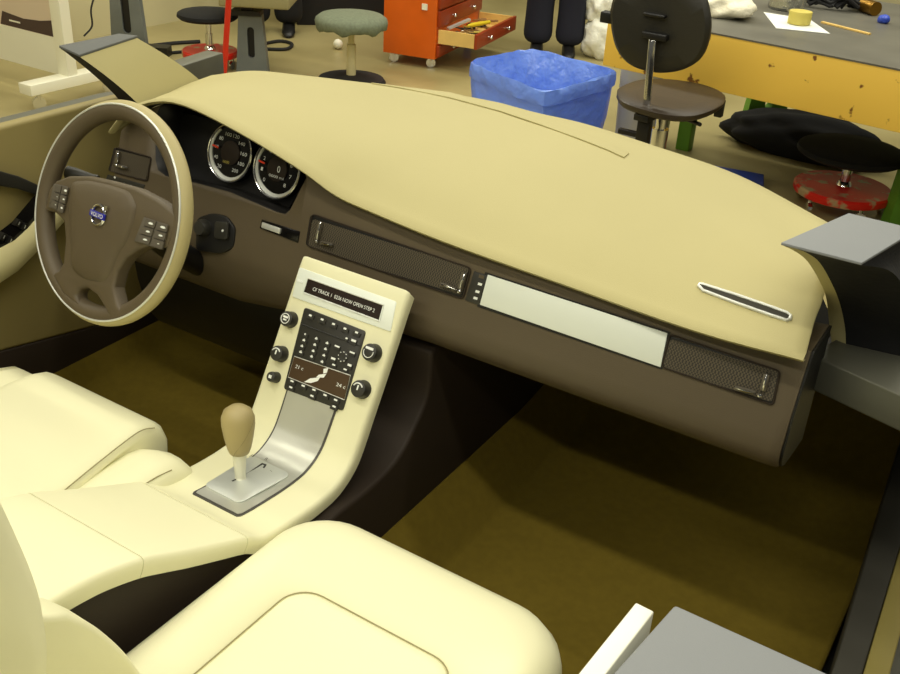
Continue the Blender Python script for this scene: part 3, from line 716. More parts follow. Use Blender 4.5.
# right bolster: one padded roll beside the console
secs = []
for y, dz, dy in ((-.85, 0, 0), (-.6, 0, 0), (-.35, 0, 0), (-.22, 0, 0), (-.165, -.002, 0), (-.135, -.009, 0), (-.113, -.022, 0), (-.100, -.042, 0), (-.096, -.075, 0), (-.105, -.12, 0)):
    secs.append([V((x, y, max(.14, z+dz))) for x, z in ((-.235, .14), (-.23, .358), (-.205, .374), (-.175, .385), (-.145, .392), (-.122, .391), (-.106, .385), (-.095, .373), (-.089, .355), (-.087, .31), (-.087, .14))])
mb = MB(); mb.loft(secs); mb.build('cushion_bolster', cream, dseat, angle=60)
mb = MB(); mb.tube(crv([V((-.145, -.40, ZS+.009)), V((-.163, -.31, ZS+.011)), V((-.178, -.23, ZS+.0125)), V((-.192, -.15, ZS+.0125)), V((-.198, -.118, ZS+.0075)), V((-.199, -.095, ZS-.002))], 4), .0010, 6); mb.build('cushion_piping', seam_m, dseat)
mb = MB(); mb.tube([V((-.102, y, z)) for y, z in ((-.34, ZS-.0085), (-.28, ZS-.0085), (-.22, ZS-.0085), (-.18, ZS-.0095), (-.15, ZS-.014))], .0010, 6); mb.build('cushion_piping', seam_m, dseat)
mb = MB(); mb.box((-.56, -.75, .086), (-.14, -.15, .14)); mb.build('seat_base', black, dseat, bevel=.01)

mb = MB(); secs = []
for x in (-.605, -.56, -.48, -.37, -.26, -.18, -.135):
    e_ = .03 if x in (-.605, -.135) else (-.03 if x in (-.56, -.18) else 0)
    secs.append([V((x, -.66-e_, .36)), V((x, -.70-e_, .50)), V((x, -.76-e_, .72)), V((x, -.82-e_, .90)), V((x, -.87, .94)), V((x, -.94, .90)), V((x, -.88, .60)), V((x, -.83, .32))])
mb.loft(secs); mb.build('backrest', cream, dseat, bevel=.015)
mb = MB(); mb.loft([ring_loop(-.50, -.24, -.95+k*.02, -.85+k*.0, .03, .03, z) for k, z in ((0, .955), (0, 1.08), (1, 1.12))]); mb.build('headrest', cream, dseat, bevel=.01)

# ------------------------------------------------------------------ door panel on the left
door = thing('door_panel', (-.83, .2, .12), 'beige left door panel with window switches and curved armrest', 'door')
def dz(px, py): p = U(px, py, 'x', -.80); return V((-.80, p.y, p.z))
mb = MB()
pl_ = [V((-.80, -.75, .735)), V((-.80, .05, .735)), V((-.80, .40, .735)), V((-.80, .56, .725)), V((-.80, .66, .66)), V((-.80, .80, .20)), V((-.80, .55, .185)), dz(90, 328), dz(0, 352), V((-.80, -.4, .30)), V((-.80, -.75, .31))]
mb.prism(pl_, (-.03, 0, 0)); mb.build('door_skin', door_skin, door, bevel=.008)
mb = MB(); mb.prism([p+V((-.031, 0, -.005)) for p in pl_], (-.034, 0, 0)); mb.build('door_shell', steel, door)
mb = MB(); mb.prism([V((-.80, -.75, .31)), V((-.80, -.4, .30)), dz(0, 352), dz(90, 328), V((-.80, .55, .185)), V((-.80, .80, .20)), V((-.80, .80, .09)), V((-.80, -.75, .12))], (-.06, 0, 0)); mb.build('lower_trim', brown_dk, door, bevel=.004)
DP = Plane((-.77, 0, .5), (1, 0, 0), (0, 0, 1))
def dpt(px, py, x): p = U(px, py, 'x', x); return V((x, p.y, p.z))
mb = MB()
up = [(-60, 275), (-20, 258), (0, 248), (15, 240), (28, 228), (40, 214), (52, 199), (62, 187)]
dn = [(-60, 312), (-20, 296), (0, 283), (18, 271), (34, 255), (48, 240), (64, 222), (78, 205)]
mb.loft([[dpt(*a, -.795), dpt(*a, -.752), dpt(a[0]*.5+b[0]*.5, a[1]*.5+b[1]*.5, -.742), dpt(b[0], b[1], -.752), dpt(*b, -.795)] for a, b in zip(up, dn)]); mb.build('armrest', mat('pale_beige_skin', (228, 219, 168), .55, bump=.2, bscale=700), door, angle=70)
mb = MB()
iu = [(-60, 250), (-20, 240), (0, 231), (12, 222), (22, 210), (33, 197), (44, 184)]
il = [(-60, 277), (-20, 260), (0, 250), (15, 242), (28, 230), (40, 216), (52, 201)]
mb.loft([[dpt(*a, -.796), dpt(*a, -.765), dpt(*b, -.757), dpt(*b, -.796)] for a, b in zip(iu, il)])
swp = mb.build('window_switch_panel', black_gloss, door, angle=60)
for x, y in ((2, 236), (9, 239.5), (17, 222.5), (23, 226)):
    mb = MB(); c_ = dpt(x, y, -.757); mb.obox(c_, ((.25, .6, .8), (0, .8, -.6), (1, 0, 0)), (.0075, .005, .006))
    mb.mi = 1; mb.obox(c_+V((.0062, 0, 0)), ((0, .6, .8), (0, .8, -.6), (1, 0, 0)), (.004, .0016, .0006)); mb.build('window_switch', [black, silver], swp, bevel=.0008)
mb = MB()
gu = [(-60, 152), (-20, 164), (0, 171), (18, 176), (36, 184), (56, 196)]
gl = [(-60, 164), (-20, 178), (0, 186), (18, 189), (36, 195), (52, 203)]
mb.loft([[dpt(*a, -.797), dpt(*a, -.775), dpt(*b, -.775), dpt(*b, -.797)] for a, b in zip(gu, gl)]); mb.build('grab_strip', charcoal, door, bevel=.003)

# ------------------------------------------------------------------ pillar stubs and steel beams
def pillar(name, top, bot, label, mirror):
    """block with grey cut top, beige inner face, black back"""
    root = thing(name, tuple(sum((V(p) for p in bot), V())/4), label, 'pillar trim')
    n = 8; secs = []
    for k in range(n+1):
        t = k/n; s_ = t*t*.55+t*.45
        row = []
        for a, b in zip(bot, top):
            a, b = V(a), V(b); p = a.lerp(b, t); q = V((a.x+(b.x-a.x)*s_, a.y+(b.y-a.y)*(t**1.5*.5+t*.5), p.z)); row.append(q)
        secs.append(row)
    mb = MB(); R = mb.loft(secs)
    for f in mb.bm.faces:
        c_ = f.calc_center_median()
    inner = set()
    for i in range(n):
        inner.add(tuple(sorted((R[i][0].index, R[i][1].index))))
    mb.bm.faces.ensure_lookup_table()
    k = 0
    for i in range(n):
        for j in range(4):
            mb.bm.faces[k].material_index = 0 if j == 0 else 1; k += 1
    core = mb.build('pillar_trim', [beige, black_cloth], root, angle=50)
    mb = MB(); tp = [V(p) for p in top]; c_ = sum(tp, V())/4
    mb.prism([c_+(p-c_)*1.02 for p in tp], (0, 0, .005)); mb.build('cut_end', foam_grey if mirror else mat('dark_grey_foam', (96, 98, 96), .85, bump=.2, bscale=400), root, bevel=.001)
    return root
ztR = .862
tR = [tuple(U(782, 245, 'z', ztR)), tuple(U(848, 216, 'z', ztR)), tuple(U(915, 232, 'z', ztR)), tuple(U(861, 265, 'z', ztR))]
tL = [tuple(U(80, 57, 'z', .872)), tuple(U(137, 38, 'z', .872)), tuple(U(119, 36, 'z', .872)), tuple(U(60, 48, 'z', .872))]
pillar('pillar_trim_stub', tL, [(-.665, .37, .715), (-.70, .575, .73), (-.80, .62, .70), (-.80, .42, .70)], 'sawn-off beige pillar trim above the left end of the dashboard', False)
PR = [  # rear edge of the beige face, chamfer, outer rear corner, outer front corner, inner front corner
 (tR[0], tuple(V(tR[0]).lerp(V(tR[3]), .12)), tR[3], tR[2], tR[1])]
for (ax_, ay_), (bx_, by_), yy, (ox, oz) in (((797, 252.5), (807, 253), .262, (.80, .82)), ((808, 262), (820, 263), .30, (.815, .79)), ((819, 280), (832, 284), .345, (.83, .75)), ((826, 297), (840, 304), .385, (.84, .715)), ((829, 322), (845, 328), .42, (.85, .68)), ((832, 346), (846, 350), .43, (.85, .655))):
    A, Bp = U(ax_, ay_, 'y', yy), U(bx_, by_, 'y', yy-.005)
    kf = len(PR)/6; PR.append((tuple(A), tuple(Bp), (ox, yy+.01, Bp.z), (ox, .37+.24*kf, .855-.2*kf), (A.x-.005, .36+.24*kf, .855-.2*kf)))
root = thing('pillar_trim_stub', (.79, .5, .65), 'sawn-off pillar trim with grey top and black side right of the dashboard', 'pillar trim')
cols = [crv([V(r[k]) for r in PR], 4) for k in range(5)]
mb = MB(); Rr_ = mb.loft([[c[i] for c in cols] for i in range(len(cols[0]))])
mb.bm.faces.ensure_lookup_table()
for i in range(len(cols[0])-1):
    for k in range(5): mb.bm.faces[i*5+k].material_index = 0 if k in (0, 4) else 1
mb.build('pillar_trim', [beige, black_cloth], root, angle=50)
c_ = sum((V(p) for p in tR), V())/4
mb = MB(); mb.prism([c_+(V(p)-c_)*1.02 for p in tR], (0, 0, .004)); mb.build('cut_end', foam_grey, root, bevel=.001)
def beam(name, a, b, hy, hz, label, x_ref=None):
    a, b = V(a), V(b); d = (b-a).normalized(); s_ = V((0, 0, 1)).cross(d).normalized(); u_ = d.cross(s_)
    mb = MB(); mb.obox((a+b)/2, (d, s_, u_), ((b-a).length/2, hy, hz)); o = mb.build(name, steel, bevel=.003); return tag(o, label, 'beam')
a = U(801, 385, 'z', .60); b = U(900, 432, 'z', .60); dd = (b-a).normalized(); sN = V((-dd.y, dd.x, 0))
beam('steel_beam', a-dd*.0+V((0, 0, .027))+sN*.065, a+dd*.55+V((0, 0, .027))+sN*.065, .065, .027, 'grey steel box beam running right from under the dashboard end')
mb = MB(); p1 = a+dd*.56+sN*.04
mb.box((p1.x-.04, p1.y-.0, FZ), (p1.x+.04, p1.y+.07, .60)); o = mb.build('beam_post', steel); center(o); tag(o, 'grey steel post holding the right end of steel beam', 'post')
a = U(216, 65, 'z', .56)
beam('steel_beam', a, a+V((.06, -.42, 0)), .03, .042, 'grey steel box beam behind the left pillar trim')
mb = MB(); mb.box((a.x+.0, a.y-.36, FZ), (a.x+.06, a.y-.30, .517)); o = mb.build('beam_post', steel); center(o); tag(o, 'grey steel post under left steel beam beyond the door', 'post')

# ------------------------------------------------------------------ grey block and white strip at the bottom edge
a = U(675, 604, 'z', .60); b = U(835, 676, 'z', .60)
c1 = U(612, 674, 'z', .60); d1 = (c1-a).normalized()
mb = MB(); mb.prism([V((p.x, p.y, .088)) for p in (a, a+d1*.42, a+d1*.42+(b-a)*1.2, a+(b-a)*1.2)], (0, 0, .512)); o = mb.build('grey_block', foam_grey, bevel=.004); center(o)
tag(o, 'tall grey block with flat top at the bottom right', 'block')
a2 = U(636, 602, 'z', .575); b2 = U(656, 612, 'z', .575)
c2 = U(578, 674, 'z', .575); d2 = (c2-a2).normalized()
mb = MB(); mb.prism([V((p.x, p.y, .088)) for p in (a2, a2+d2*.42, a2+d2*.42+(b2-a2)*.92, a2+(b2-a2)*.92)], (0, 0, .487)); o = mb.build('white_board', mat('white_laminate', (244, 243, 226), .25), bevel=.002); center(o)
tag(o, 'upright white laminated board beside the grey block', 'board')

# ================================================================== workshop behind
# --- round stools
def caster(mb_w, p, r=.028, ang=0):
    d = V((cos(ang), sin(ang), 0)); s_ = V((-d.y, d.x, 0))
    mb_w.lathe([(0, -.009), (r, -.009), (r, .009), (0, .009)], V(p)+V((0, 0, r)), s_, 16)
def roller_stool(x, y, seat_r, seat_z, base_r, label, base_m):
    t = thing('roller_stool', (x, y, FZ), label, 'stool', 'red roller stools')
    mb = MB(); zb = FZ+.075
    mb.lathe([(0, zb), (base_r*.98, zb), (base_r, zb+.008), (base_r, zb+.028), (base_r*.96, zb+.036), (base_r*.9, zb+.034), (base_r*.2, zb+.040), (0, zb+.042)], (x, y, 0), (0, 0, 1), 40)
    mb.build('base_plate', base_m, t)
    mb = MB(); mb.lathe([(.035, zb+.036), (.03, zb+.05), (.022, zb+.06), (.022, zb+.13), (.017, zb+.13), (.017, seat_z-.04), (0, seat_z-.04)], (x, y, 0)); mb.build('column', chrome, t)
    mb = MB(); r = seat_r; mb.lathe([(0, seat_z-.05), (r*.3, seat_z-.05), (r*.9, seat_z-.04), (r, seat_z-.025), (r*.98, seat_z-.008), (r*.9, seat_z), (r*.5, seat_z+.006), (0, seat_z+.008)], (x, y, 0), (0, 0, 1), 36); mb.build('seat', black_cloth, t)
    for k in range(5):
        an = 2*pi*k/5+.4; q = V((x+cos(an)*base_r*.86, y+sin(an)*base_r*.86, FZ))
        mb = MB(); caster(mb, q, .028, an+1.0); mb.tube([q+V((0, 0, .04)), q+V((0, 0, .078))], .008, 8); mb.build('caster', chrome, t)
b = U(843, 188, 'z', -.12); roller_stool(b.x, b.y, .232, .065, .212, 'red-based roller stool with black seat below the wooden workbench', red_paint)
b = U(213, 50, 'z', -.115); roller_stool(b.x-.005, b.y-.02, .18, .11, .165, 'red-based roller stool with black seat near the left wall', red_paint)
t = thing('padded_stool', (-2.715, 3.69, FZ), 'round stool with grey-green cloth cover and cream post', 'stool')
sx, sy = -2.715, 3.69
mb = MB(); mb.lathe([(0, FZ), (.20, FZ), (.205, FZ+.01), (.19, FZ+.03), (.06, FZ+.05), (0, FZ+.05)], (sx, sy, 0), (0, 0, 1), 36); mb.build('base_plate', rubber, t)
mb = MB(); mb.lathe([(.028, FZ+.04), (.026, .0), (.026, .005), (.018, .006), (.018, .11), (0, .11)], (sx, sy, 0), (0, 0, 1), 20); mb.build('post', mat('cream_enamel', (214, 202, 150), .5, var=.1, vscale=20), t)
mb = MB(); secs = []
for r, h, wv in ((.02, .105, 0), (.15, .105, 0), (.195, .095, .5), (.206, .102, .4), (.21, .135, .1), (.205, .152, 0), (.18, .170, 0), (.12, .180, 0), (.01, .184, 0)):
    secs.append([V((sx+cos(a)*r, sy+sin(a)*r, h+wv*.018*(sin(a*7)+.6*sin(a*13+1)))) for a in [2*pi*k/48 for k in range(48)]])
mb.loft(secs); mb.build('cloth_cover', cloth_g, t, angle=80)
mb = MB(); mb.lathe([(.032*sin(pi*k/12), -.032*cos(pi*k/12)) for k in range(13)], U(338, 44, 'z', FZ+.032) , (0, 0, 1), 20); o = mb.build('ball', white_paint); center(o)
tag(o, 'small white ball lying on the floor beside padded stool', 'ball')

# --- low trestles with slotted legs, panel on top
def slotted_leg(mb, base, w0, w1, h, th, d, n_):
    d, n_ = V(d).normalized(), V(n_).normalized(); base = V(base); outer = [base-d*w0, base+d*w0, base+d*w1+V((0, 0, h)), base-d*w1+V((0, 0, h))]
    s0, s1, ws = h*.28, h*.80, w1*.30
    inner = []
    for a0, a1, zc in ((180, 360, s0+ws), (0, 180, s1-ws)):
        for k in range(7):
            an = radians(a0+(a1-a0)*k/6); inner.append(base+d*cos(an)*ws+V((0, 0, zc+sin(an)*ws)))
    A = [p-n_*th for p in outer]; Bq = [p+n_*th for p in outer]
    for sgn in (-1, 1):
        O = [mb.vert(p+n_*th*sgn) for p in outer]; I = [mb.vert(p+n_*th*sgn) for p in inner]
        mb.face((O[0], O[1])+tuple(I[3:4])+tuple(I[2::-1]) if False else (O[0], O[1], I[6], I[5], I[4], I[3], I[2], I[1], I[0]))
        mb.face((O[1], O[2], I[7], I[6])); mb.face((O[2], O[3], I[13], I[12], I[11], I[10], I[9], I[8], I[7])); mb.face((O[3], O[0], I[0], I[13]))
        if sgn == -1: O0, I0 = O, I
    for k in range(4): mb.face((O0[k], O0[(k+1) % 4], O[(k+1) % 4], O[k]))
    for k in range(14): mb.face((I0[k], I0[(k+1) % 14], I[(k+1) % 14], I[k]))
gl_m = mat('grey_cast_leg', (118, 124, 122), .5, .2, var=.1)
DX = V((cos(radians(31)), sin(radians(31)), 0)); DN = V((-DX.y, DX.x, 0))
t = thing('trestle', tuple(U(252, 73, 'z', FZ)), 'grey slotted trestle leg standing right of the red pole', 'trestle', 'grey trestles')
bq = U(250, 73, 'z', FZ); mb = MB(); slotted_leg(mb, bq+DX*.02, .095, .068, .345, .03, DX, DN); lg = mb.build('slotted_leg', gl_m, t)
mb = MB(); mb.obox(bq+DX*.02+V((0, 0, .19)), (DX, DN, (0, 0, 1)), (.03, .012, .11)); mb.build('slot_liner', black, lg)
mb = MB(); mb.obox(bq+V((0, 0, .355)), (DX, DN, (0, 0, 1)), (.085, .05, .014)); mb.obox(bq+V((0, 0, .39)), (DX, DN, (0, 0, 1)), (.03, .03, .03)); mb.build('top_plate', black, t)
bq2 = U(131, 52, 'z', FZ); t = thing('trestle', tuple(bq2), 'dark grey slotted trestle leg behind the left pillar trim', 'trestle', 'grey trestles')
mb = MB(); slotted_leg(mb, bq2, .11, .085, .43, .03, DX, DN); lg = mb.build('slotted_leg', gl_m, t)
mb = MB(); mb.obox(bq2+V((0, 0, .235)), (DX, DN, (0, 0, 1)), (.036, .012, .135)); mb.build('slot_liner', black, lg)
mb = MB(); mb.obox(bq2+V((0, 0, .44)), (DX, DN, (0, 0, 1)), (.12, .05, .012)); mb.build('top_plate', black, t)
mb = MB(); mb.obox(bq2+V((0, 0, .03))+DX*.1-DN*.05, (DX, DN, (0, 0, 1)), (.16, .05, .03)); mb.build('foot', black, t)
mb = MB(); c_ = bq+V((0, 0, .452))+DX*.07+DN*.10; mb.obox(c_, (DX, DN, (0, 0, 1)), (.20, .25, .045)); o = mb.build('beige_panel', mat('pale_olive_board', (150, 142, 98), .7), bevel=.01)
center(o); tag(o, 'pale olive board lying on top of the grey trestle', 'board')
# red pole
pb = U(224, 74, 'y', 2.95); pt = U(230, -20, 'y', 2.92); d = (pt-pb)
k0 = (FZ+.02-pb.z)/d.z
t = thing('marker_pole', tuple(pb+d*k0), 'thin bright red pole standing upright behind the dashboard', 'pole')
mb = MB(); mb.tube([pb+d*k0, pb+d*3.2], .0155, 14); mb.build('pole', red_plain, t)
mb = MB(); q = pb+d*k0; mb.lathe([(0, FZ), (.12, FZ), (.12, FZ+.015), (.03, FZ+.03), (0, FZ+.03)], (q.x, q.y, 0), (0, 0, 1), 28); mb.build('foot', rubber, t)

# --- orange tool cabinet
ang = radians(10); CX = V((cos(ang), sin(ang), 0)); CY = V((-CX.y, CX.x, 0))
c0 = U(434.5, 60, 'z', -.155)                          # near right lower corner
t = thing('tool_cabinet', tuple(c0-CX*.22+CY*.3+V((0, 0, -.065))), 'orange rolling tool cabinet with one drawer pulled open', 'cabinet')
wid = (U(379.5, 54, 'z', -.155)-c0).length; dep = .74; CH = .72
mb = MB(); mb.prism([c0, c0-CX*wid, c0-CX*wid+CY*dep, c0+CY*dep], (0, 0, CH)); mb.build('carcass', orange, t, bevel=.004)
def cb(px, py): # height on the near right edge
    q = c0; d_ = ray(px, py); return None
zd0 = U(437, 45, 'y', c0.y).z; zd1 = U(437, 30, 'y', c0.y).z
def drawer(z0, z1, out, open_=False):
    f = c0+V((0, 0, z0-c0.z)); mb = MB()
    mb.prism([f+CX*out+CY*.015, f+CX*(out+.02)+CY*.015, f+CX*(out+.02)+CY*(dep-.015), f+CX*out+CY*(dep-.015)], (0, 0, z1-z0))
    dr = mb.build('drawer', orange_dk, t, bevel=.003)
    for k in (.28, .72):
        p = f+CX*(out+.02)+CY*dep*k+V((0, 0, (z1-z0)*.5)); mb = MB(); mb.lathe([(0, 0), (.007, 0), (.006, .012), (.013, .02), (.010, .028), (0, .03)], p, CX, 14); mb.build('knob', chrome, dr)
    if open_:
        mb = MB(); h = (z1-z0)*.92; g = f+V((0, 0, .004))
        mb.prism([g+CX*.01+CY*.02, g+CX*out+CY*.02, g+CX*out+CY*.035, g+CX*.01+CY*.035], (0, 0, h))
        mb.prism([g+CX*.01+CY*(dep-.035), g+CX*out+CY*(dep-.035), g+CX*out+CY*(dep-.02), g+CX*.01+CY*(dep-.02)], (0, 0, h))
        mb.prism([g+CX*.01+CY*.035, g+CX*out+CY*.035, g+CX*out+CY*(dep-.035), g+CX*.01+CY*(dep-.035)], (0, 0, .01)); mb.build('drawer_box', wood_pale, dr)
zz = [c0.z+.02, zd0-.005, zd0, zd1]
drawer(c0.z+.015, zd0-.012, .0)
out_ = .25
drawer(zd0, zd1, out_, True)
z = zd1+.012
while z < c0.z+CH-.05: drawer(z, min(z+.095, c0.z+CH-.01), .0); z += .107
for a_, b_ in ((.05, .06), (wid-.05, .06), (.05, dep-.06), (wid-.05, dep-.06)):
    q = c0-CX*a_+CY*b_; q = V((q.x, q.y, FZ)); mb = MB(); caster(mb, q, .03, .6); mb.prism([q+V((-.012, -.012, .045)), q+V((.012, -.012, .045)), q+V((.012, .012, .045)), q+V((-.012, .012, .045))], (0, 0, .022)); mb.build('caster', chrome, t)
mb = MB(); p = U(424.5, 7, 'y', c0.y-.02); mb.obox(V((p.x, c0.y-(c0.x-p.x)*tan(ang)-.004, p.z)), (CX, CY, (0, 0, 1)), (.018, .004, .018)); mb.build('label_plate', white_paint, t)
# tools lying in the open drawer
for i in range(34):
    a_ = .045+.175*random.random(); b_ = .08+.58*random.random(); z_ = zd0+.02+.05*random.random()
    an = random.uniform(-.6, 1.2); dx = CX*cos(an)+CY*sin(an); p = c0+CX*a_+CY*b_; p.z = z_
    L2 = random.uniform(.03, .06); mb = MB()
    m_ = [steel, chrome, tape_m, card_m, black][i % 5]
    if i % 2: mb.tube([p-dx*L2, p-dx*L2*.2, p+dx*L2*.2, p+dx*L2], [.004, .005, .009, .008], 8); nm = 'screwdriver'
    else: mb.obox(p, (dx, dx.cross(V((0, 0, 1))), (0, 0, 1)), (L2, .008, .004)); mb.lathe([(0, -.004), (.015, -.004), (.015, .004), (0, .004)], p+dx*L2, (0, 0, 1), 12); nm = 'spanner'
    o = mb.build(nm, m_); center(o); c_n = ['grey steel', 'shiny chrome', 'yellow', 'brown', 'black'][i % 5]; tag(o, 'small %s %s lying loose in the open cabinet drawer' % (c_n, nm), 'tool', '%s %ss in the open drawer' % (c_n, nm))
p = c0+CX*.16+CY*.30; p.z = zd1+.004
mb = MB(); dx = (CX*.35+CY*.94).normalized(); mb.tube([p-dx*.10, p-dx*.05, p+dx*.02, p+dx*.11], [.006, .014, .014, .012], 10); o = mb.build('yellow_knife', mat('yellow_plastic', (226, 200, 40), .4)); center(o)
tag(o, 'yellow handled tool on top of the open drawer contents', 'tool')
p = c0+CX*.07+CY*.20; p.z = zd1+.01; mb = MB(); mb.obox(p, ((CX*.5+CY*.8+V((0, 0, .25))).normalized(), (CX*.8-CY*.5).normalized(), (0, 0, 1)), (.085, .014, .006)); o = mb.build('file_tool', silver); center(o)
tag(o, 'flat silver file leaning across the open cabinet drawer', 'tool')

# --- dark cabinet behind the stool
p0 = U(297, 25, 'z', FZ); p1 = U(381, 26, 'z', FZ); dv = (p1-p0).normalized(); nv = V((-dv.y, dv.x, 0))
mb = MB(); mb.prism([p0, p0+dv*((p1-p0).length+.25), p0+dv*((p1-p0).length+.25)+nv*.45, p0+nv*.45], (0, 0, .85)); t0 = mb.build('dark_cabinet', mat('blue_black_paint', (17, 17, 24), .5), bevel=.004); center(t0)
tag(t0, 'blue-black floor cabinet behind the padded stool', 'cabinet')
# --- blue bag bin
zr = .16
R4 = [U(464, 61, 'z', zr), U(531, 47.5, 'z', zr), U(623, 71, 'z', zr), U(546, 93, 'z', zr)]
cc = sum(R4, V())/4
t = thing('waste_bin', (cc.x, cc.y, FZ), 'rectangular bin lined with shiny blue plastic bag', 'bin')
def rq(scale, z, wob=0.0, seed=0):
    pts = [cc+(p-cc)*scale for p in R4]; out = []
    rnd = random.Random(seed)
    for i in range(4):
        a, b = pts[i], pts[(i+1) % 4]
        for k in range(10):
            f = k/10; p = a.lerp(b, f)
            corner = min(f, 1-f)
            p = p.lerp(cc, max(0, .10*(1-corner*6))*.9)
            out.append(V((p.x+rnd.uniform(-wob, wob), p.y+rnd.uniform(-wob, wob), z+rnd.uniform(-wob, wob))))
    return out
mb = MB(); mb.loft([rq(.80, FZ), rq(.83, FZ+.06), rq(.81, FZ+.06), rq(.78, FZ+.01)], cap=False); mb.build('bin_body', mat('grey_bin_plastic', (120, 122, 118), .5), t)
mb = MB(); mb.loft([rq(.90, FZ+.02, .004, 1), rq(.95, FZ+.16, .008, 2), rq(.975, zr-.11, .006, 3), rq(.98, zr-.075, .004, 4), rq(1.012, zr-.07, .003, 8), rq(1.016, zr-.04, .003, 15), rq(1.005, zr-.005, .005, 5), rq(.985, zr, .004, 6), rq(.95, zr-.02, .012, 7), rq(.90, zr-.10, .02, 9), rq(.84, zr-.2, .02, 10), rq(.74, FZ+.06, .012, 11), rq(.2, FZ+.05, .01, 12)], cap=False)
mb.build('bin_liner', blue_bag, t, angle=50)

# --- workbench on green slotted legs
BZ = .565
bl = U(609, 12, 'z', BZ); br = U(900, 69, 'z', BZ); bd_ = (br-bl).normalized(); bn = V((-bd_.y, bd_.x, 0)); BL = 2.6; BD = 1.35
t = thing('workbench', tuple(bl+bd_*BL*.5+bn*BD*.5+V((0, 0, FZ-BZ))), 'long workbench with yellow pine edge and grey steel top', 'workbench')
hA = BZ-U(900, 131, 'y', br.y).z
mb = MB(); mb.prism([bl+V((0, 0, -.006)), bl+bd_*BL+V((0, 0, -.006)), bl+bd_*BL+bn*.07+V((0, 0, -.006)), bl+bn*.07+V((0, 0, -.006))], (0, 0, -hA)); mb.build('front_apron', wood_bench, t, bevel=.003)
mb = MB(); mb.prism([bl+bn*.07+V((0, 0, -.006)), bl+bd_*.06+bn*.07+V((0, 0, -.006)), bl+bd_*.06+bn*BD+V((0, 0, -.006)), bl+bn*BD+V((0, 0, -.006))], (0, 0, -hA)); mb.build('end_apron', wood_bench, t)
mb = MB(); mb.prism([bl-bn*.002, bl+bd_*BL-bn*.002, bl+bd_*BL+bn*BD, bl+bn*BD], (0, 0, -.006)); mb.build('bench_top', bench_top_m, t)
for (x, y), w0, w1 in (((.47, 3.50), .11, .075), ((-.46, 4.36), .12, .065), ((.70, 4.30), .11, .075)):
    mb = MB(); slotted_leg(mb, (x, y, FZ), w0, w1, BZ-hA-FZ+.0, .035, (.8, .6, 0), (-.6, .8, 0)); mb.build('bench_leg', green_paint, t)
mb = MB(); mb.box((-.735, 3.83, FZ), (-.665, 3.90, BZ-.01)); mb.build('bench_leg', green_paint, t, bevel=.006)
# --- things on the bench
def onb(px, py, h=0.0): p = U(px, py, 'z', BZ+h); return p
def blob(name, c_, rx, ry, rz, m_, label, cat, seed, group=None, amp=.25):
    rnd = random.Random(seed); bm = bmesh.new(); bmesh.ops.create_icosphere(bm, subdivisions=4, radius=1)
    ph = [(V((rnd.uniform(-1, 1), rnd.uniform(-1, 1), rnd.uniform(-1, 1))).normalized(), rnd.uniform(3, 13), rnd.uniform(0, 6)) for _ in range(9)]
    for v in bm.verts:
        d_ = v.co.normalized(); k = 1+amp*sum(sin(d_.dot(a)*f+p_)*(.9/f**.5) for a, f, p_ in ph)/3
        v.co = V((d_.x*rx*k, d_.y*ry*k, max(d_.z*rz*k, -rz*.75)+rz*.75))
    mb = MB(); mb.bm = bm; o = mb.build(name, m_, angle=70); o.location = c_; return tag(o, label, cat, group)
blob('cloth_rag', onb(726, 16), .12, .10, .05, cloth_w, 'crumpled white cloth rag on the workbench behind chair', 'rag', 3, amp=.5)
pq = [onb(763.5, 12.5, .001), onb(776, 28.5, .001), onb(830, 34, .001), onb(810, 20, .001)]
mb = MB(); mb.prism(pq, (0, 0, .002)); o = mb.build('paper_sheet', white_mark); center(o); tag(o, 'white paper sheet lying under the yellow tape roll', 'paper')
tc_ = onb(798.5, 24, .003); mb = MB(); mb.lathe([(.028, .002), (.045, .002), (.046, .004), (.046, .05), (.045, .052), (.030, .052), (.028, .05)], tc_, (0, 0, 1), 32); o = mb.build('tape_roll', tape_m); center(o); tag(o, 'yellow tape roll standing on the white paper sheet', 'tape')
tc_ = onb(786, 9, .0); mb = MB(); mb.lathe([(0, 0), (.075, 0), (.08, .01), (.08, .09), (.076, .09), (.075, .012), (0, .010)], tc_, (0, 0, 1), 32); o = mb.build('clear_tub', glass_m); center(o); tag(o, 'clear plastic tub behind the yellow tape roll', 'tub')
a_, b_ = onb(822, 22, .004), onb(870, 34, .004); mb = MB(); d_ = b_-a_; mb.obox((a_+b_)/2, (d_, d_.cross(V((0, 0, 1))), (0, 0, 1)), (d_.length/2, .008, .003)); o = mb.build('wooden_stick', wood_pale); center(o); tag(o, 'thin pale wooden stick lying on the bench top', 'stick')
a_, b_ = onb(858, 3, .03), onb(876, 9, .03); mb = MB(); mb.tube([a_, a_.lerp(b_, .3), a_.lerp(b_, .32), b_], [.026, .026, .03, .03], 18); o = mb.build('brass_nozzle', brass_m); center(o); tag(o, 'brass torch nozzle lying at the bench edge of the photo top', 'nozzle')
blob('blue_plug', onb(883, 23), .026, .026, .02, blue_obj, 'small blue plug lying right on the steel bench top', 'plug', 5, amp=.15)
mb = MB(); rnd = random.Random(4)
for k in range(9):
    c_ = onb(826, 1, .02); pts = []
    for j in range(14):
        an = 2*pi*j/14; pts.append(c_+V((cos(an)*(.12+.02*k/3)+rnd.uniform(-.02, .02), sin(an)*.10+rnd.uniform(-.02, .02), rnd.uniform(-.008, .05))))
    mb.tube(pts, .009, 8, ring=True)
o = mb.build('cable_coil', rubber); center(o); tag(o, 'black coiled cable heap on the bench top', 'cable')
